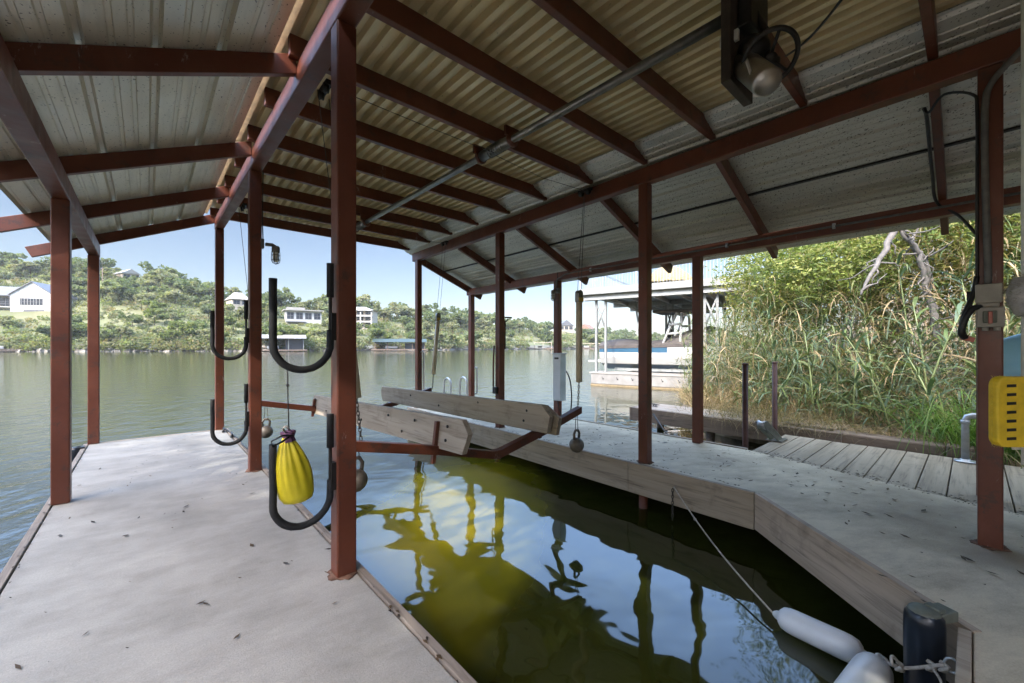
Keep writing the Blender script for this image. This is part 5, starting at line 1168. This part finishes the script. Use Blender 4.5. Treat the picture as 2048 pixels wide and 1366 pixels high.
# windows of view kept open in front of houses: (px0, px1, d_max, z_top)
keep = [(-40, 118, 150, 627), (560, 650, 168, 642), (680, 752, 176, 640), (238, 290, 190, 546), (455, 505, 175, 592), (1110, 1184, 348, 656), (500, 606, 129, 700), (738, 866, 146, 700), (1060, 1110, 225, 700), (1150, 1210, 242, 700)]
def blocked(px, d_, ztop, half):
    hw = half*FPX/d_
    for (a_, b_, dm, yb) in keep:
        if px+hw > a_ and px-hw < b_ and d_ < dm and 692-(ztop-CAMH)/d_*FPX < yb: return True
    return False
def place(k, px, t, s):
    d_, z = hz(px, t)
    if blocked(px, d_, z+s*1.9, s*.8): return False
    for (a_, b_, dm, yb) in keep[:6]:
        if a_ < px < b_ and abs(d_-dm) < 16: return False
    o = protos[k]
    if used[k]: o = o.copy(); COL.objects.link(o)
    used[k] += 1; p = far(px, d_); o.location = (p.x, p.y, z-.1*s); sc_ = s*random.uniform(.9, 1.1); o.scale = (sc_*random.uniform(.95, 1.25), sc_*random.uniform(.95, 1.25), sc_); o.rotation_euler = (0, 0, random.uniform(0, 6.28))
    nm, pal, lb, gp, _ = kinds[k]; tag(o, lb, 'tree', gp); return True
cnt = 0; tries = 0
while cnt < 292 and tries < 3000:
    tries += 1; px = random.uniform(-60, 1330); q = random.random()
    if q < .36: t = random.uniform(.84, 1.02)
    elif q < .72: t = random.uniform(.45, .88)
    elif q < .86: t = random.uniform(.1, .5)
    else: t = random.uniform(.0, .07)
    if 150 < px < 420 and .1 < t < .42 and random.random() < .75: continue
    d_, _z = hz(px, t); s = random.uniform(2.4, 4.1)*(1 if d_ < 210 else 1.3)*(.75 if t < .4 else 1)
    k = random.choice([0, 0, 1, 1, 2, 3]) if t > .45 else random.choice([1, 2, 3, 4, 4]) if t > .08 else random.choice([4, 4, 2, 1])
    if place(k, px, t, s): cnt += 1
# low scrub: one mass of brush over the whole slope
V, C = [], []; cnt = 0; tries = 0
while cnt < 4600 and tries < 17000:
    tries += 1; px = random.uniform(-80, 1500); q = random.random(); t = random.random()*1.02 if q < .55 else random.uniform(.85, 1.02) if q < .68 else random.uniform(-.012, .05); s = random.uniform(.9, 2.1)*(1.5 if t > .45 else 1)
    if 150 < px < 400 and .12 < t < .40 and random.random() < .5: s *= .8
    d_, z = hz(px, t); 
    if t < .01: z = random.uniform(-.2, 1.2)
    if blocked(px, d_, z+s*1.2, s): continue
    if any(a_ < px < b_ and abs(d_-dm) < 6 for (a_, b_, dm, yb) in keep[:6]): continue
    m = 54; e = rng.normal(size=(m, 3)); e /= np.linalg.norm(e, axis=1)[:, None]; p = far(px, d_); c = np.array([p.x, p.y, z+s*.25])
    V.append(leaf_quads(c+e*np.array([s*1.1, s*1.1, s*.7])*(.6+.4*rng.random((m, 1))), .34, .7, .8)); pal = random.choice([OAK, PALE, PALE, BRI, [(.19, .19, .08), (.22, .19, .10)]]); C.append(np.tile(hues(1, pal, None, .2), (m, 1))*(1+.3*(rng.random((m, 1))-.5))); cnt += 1
    if cnt % 1 == 0 and t > .55: cnt += 0
stuff(quads_obj('scrub', np.concatenate(V), np.concatenate(C), 'farleaf', None, far(600, 160)), 'low brush covering the far hillside and shore')
# distant wooded shore seen to the right, too far to tell trees apart
V, C = [], []
for k in range(700):
    px = random.uniform(1180, 1900); t = random.uniform(0, 1.1); d_, z = hz(px, t); s = random.uniform(2.5, 5); m = 40; e = rng.normal(size=(m, 3)); e /= np.linalg.norm(e, axis=1)[:, None]; p = far(px, d_)
    V.append(leaf_quads(np.array([p.x, p.y, z+s*.5])+e*np.array([s*1.1, s*1.1, s*.8]), .9, .7, .8)); C.append(np.tile(hues(1, OAK+PALE, None, .2), (m, 1))*(1+.3*(rng.random((m, 1))-.5)))
stuff(quads_obj('far_woods', np.concatenate(V), np.concatenate(C), 'farleaf', None, far(1500, 400)), 'distant wooded shore down the lake')

# ------------------------------------------------------------------ thin summer haze over the lake
hm = bpy.data.materials.new('thin_haze'); hm.use_nodes = True; hn = hm.node_tree; hn.nodes.clear()
pv = N(hn, 'ShaderNodeVolumePrincipled'); pv.inputs['Density'].default_value = .0002; pv.inputs['Color'].default_value = (.86, .90, .94, 1); pv.inputs['Anisotropy'].default_value = .2
ho = N(hn, 'ShaderNodeOutputMaterial'); hn.links.new(pv.outputs[0], ho.inputs['Volume']); M['haze'] = hm
mb = MB(); mb.box(-720, -80, -4, 920, 920, 70); stuff(mb.build('haze', 'haze'), 'thin pale haze over the lake and hills')
SC.cycles.volume_bounces = 1
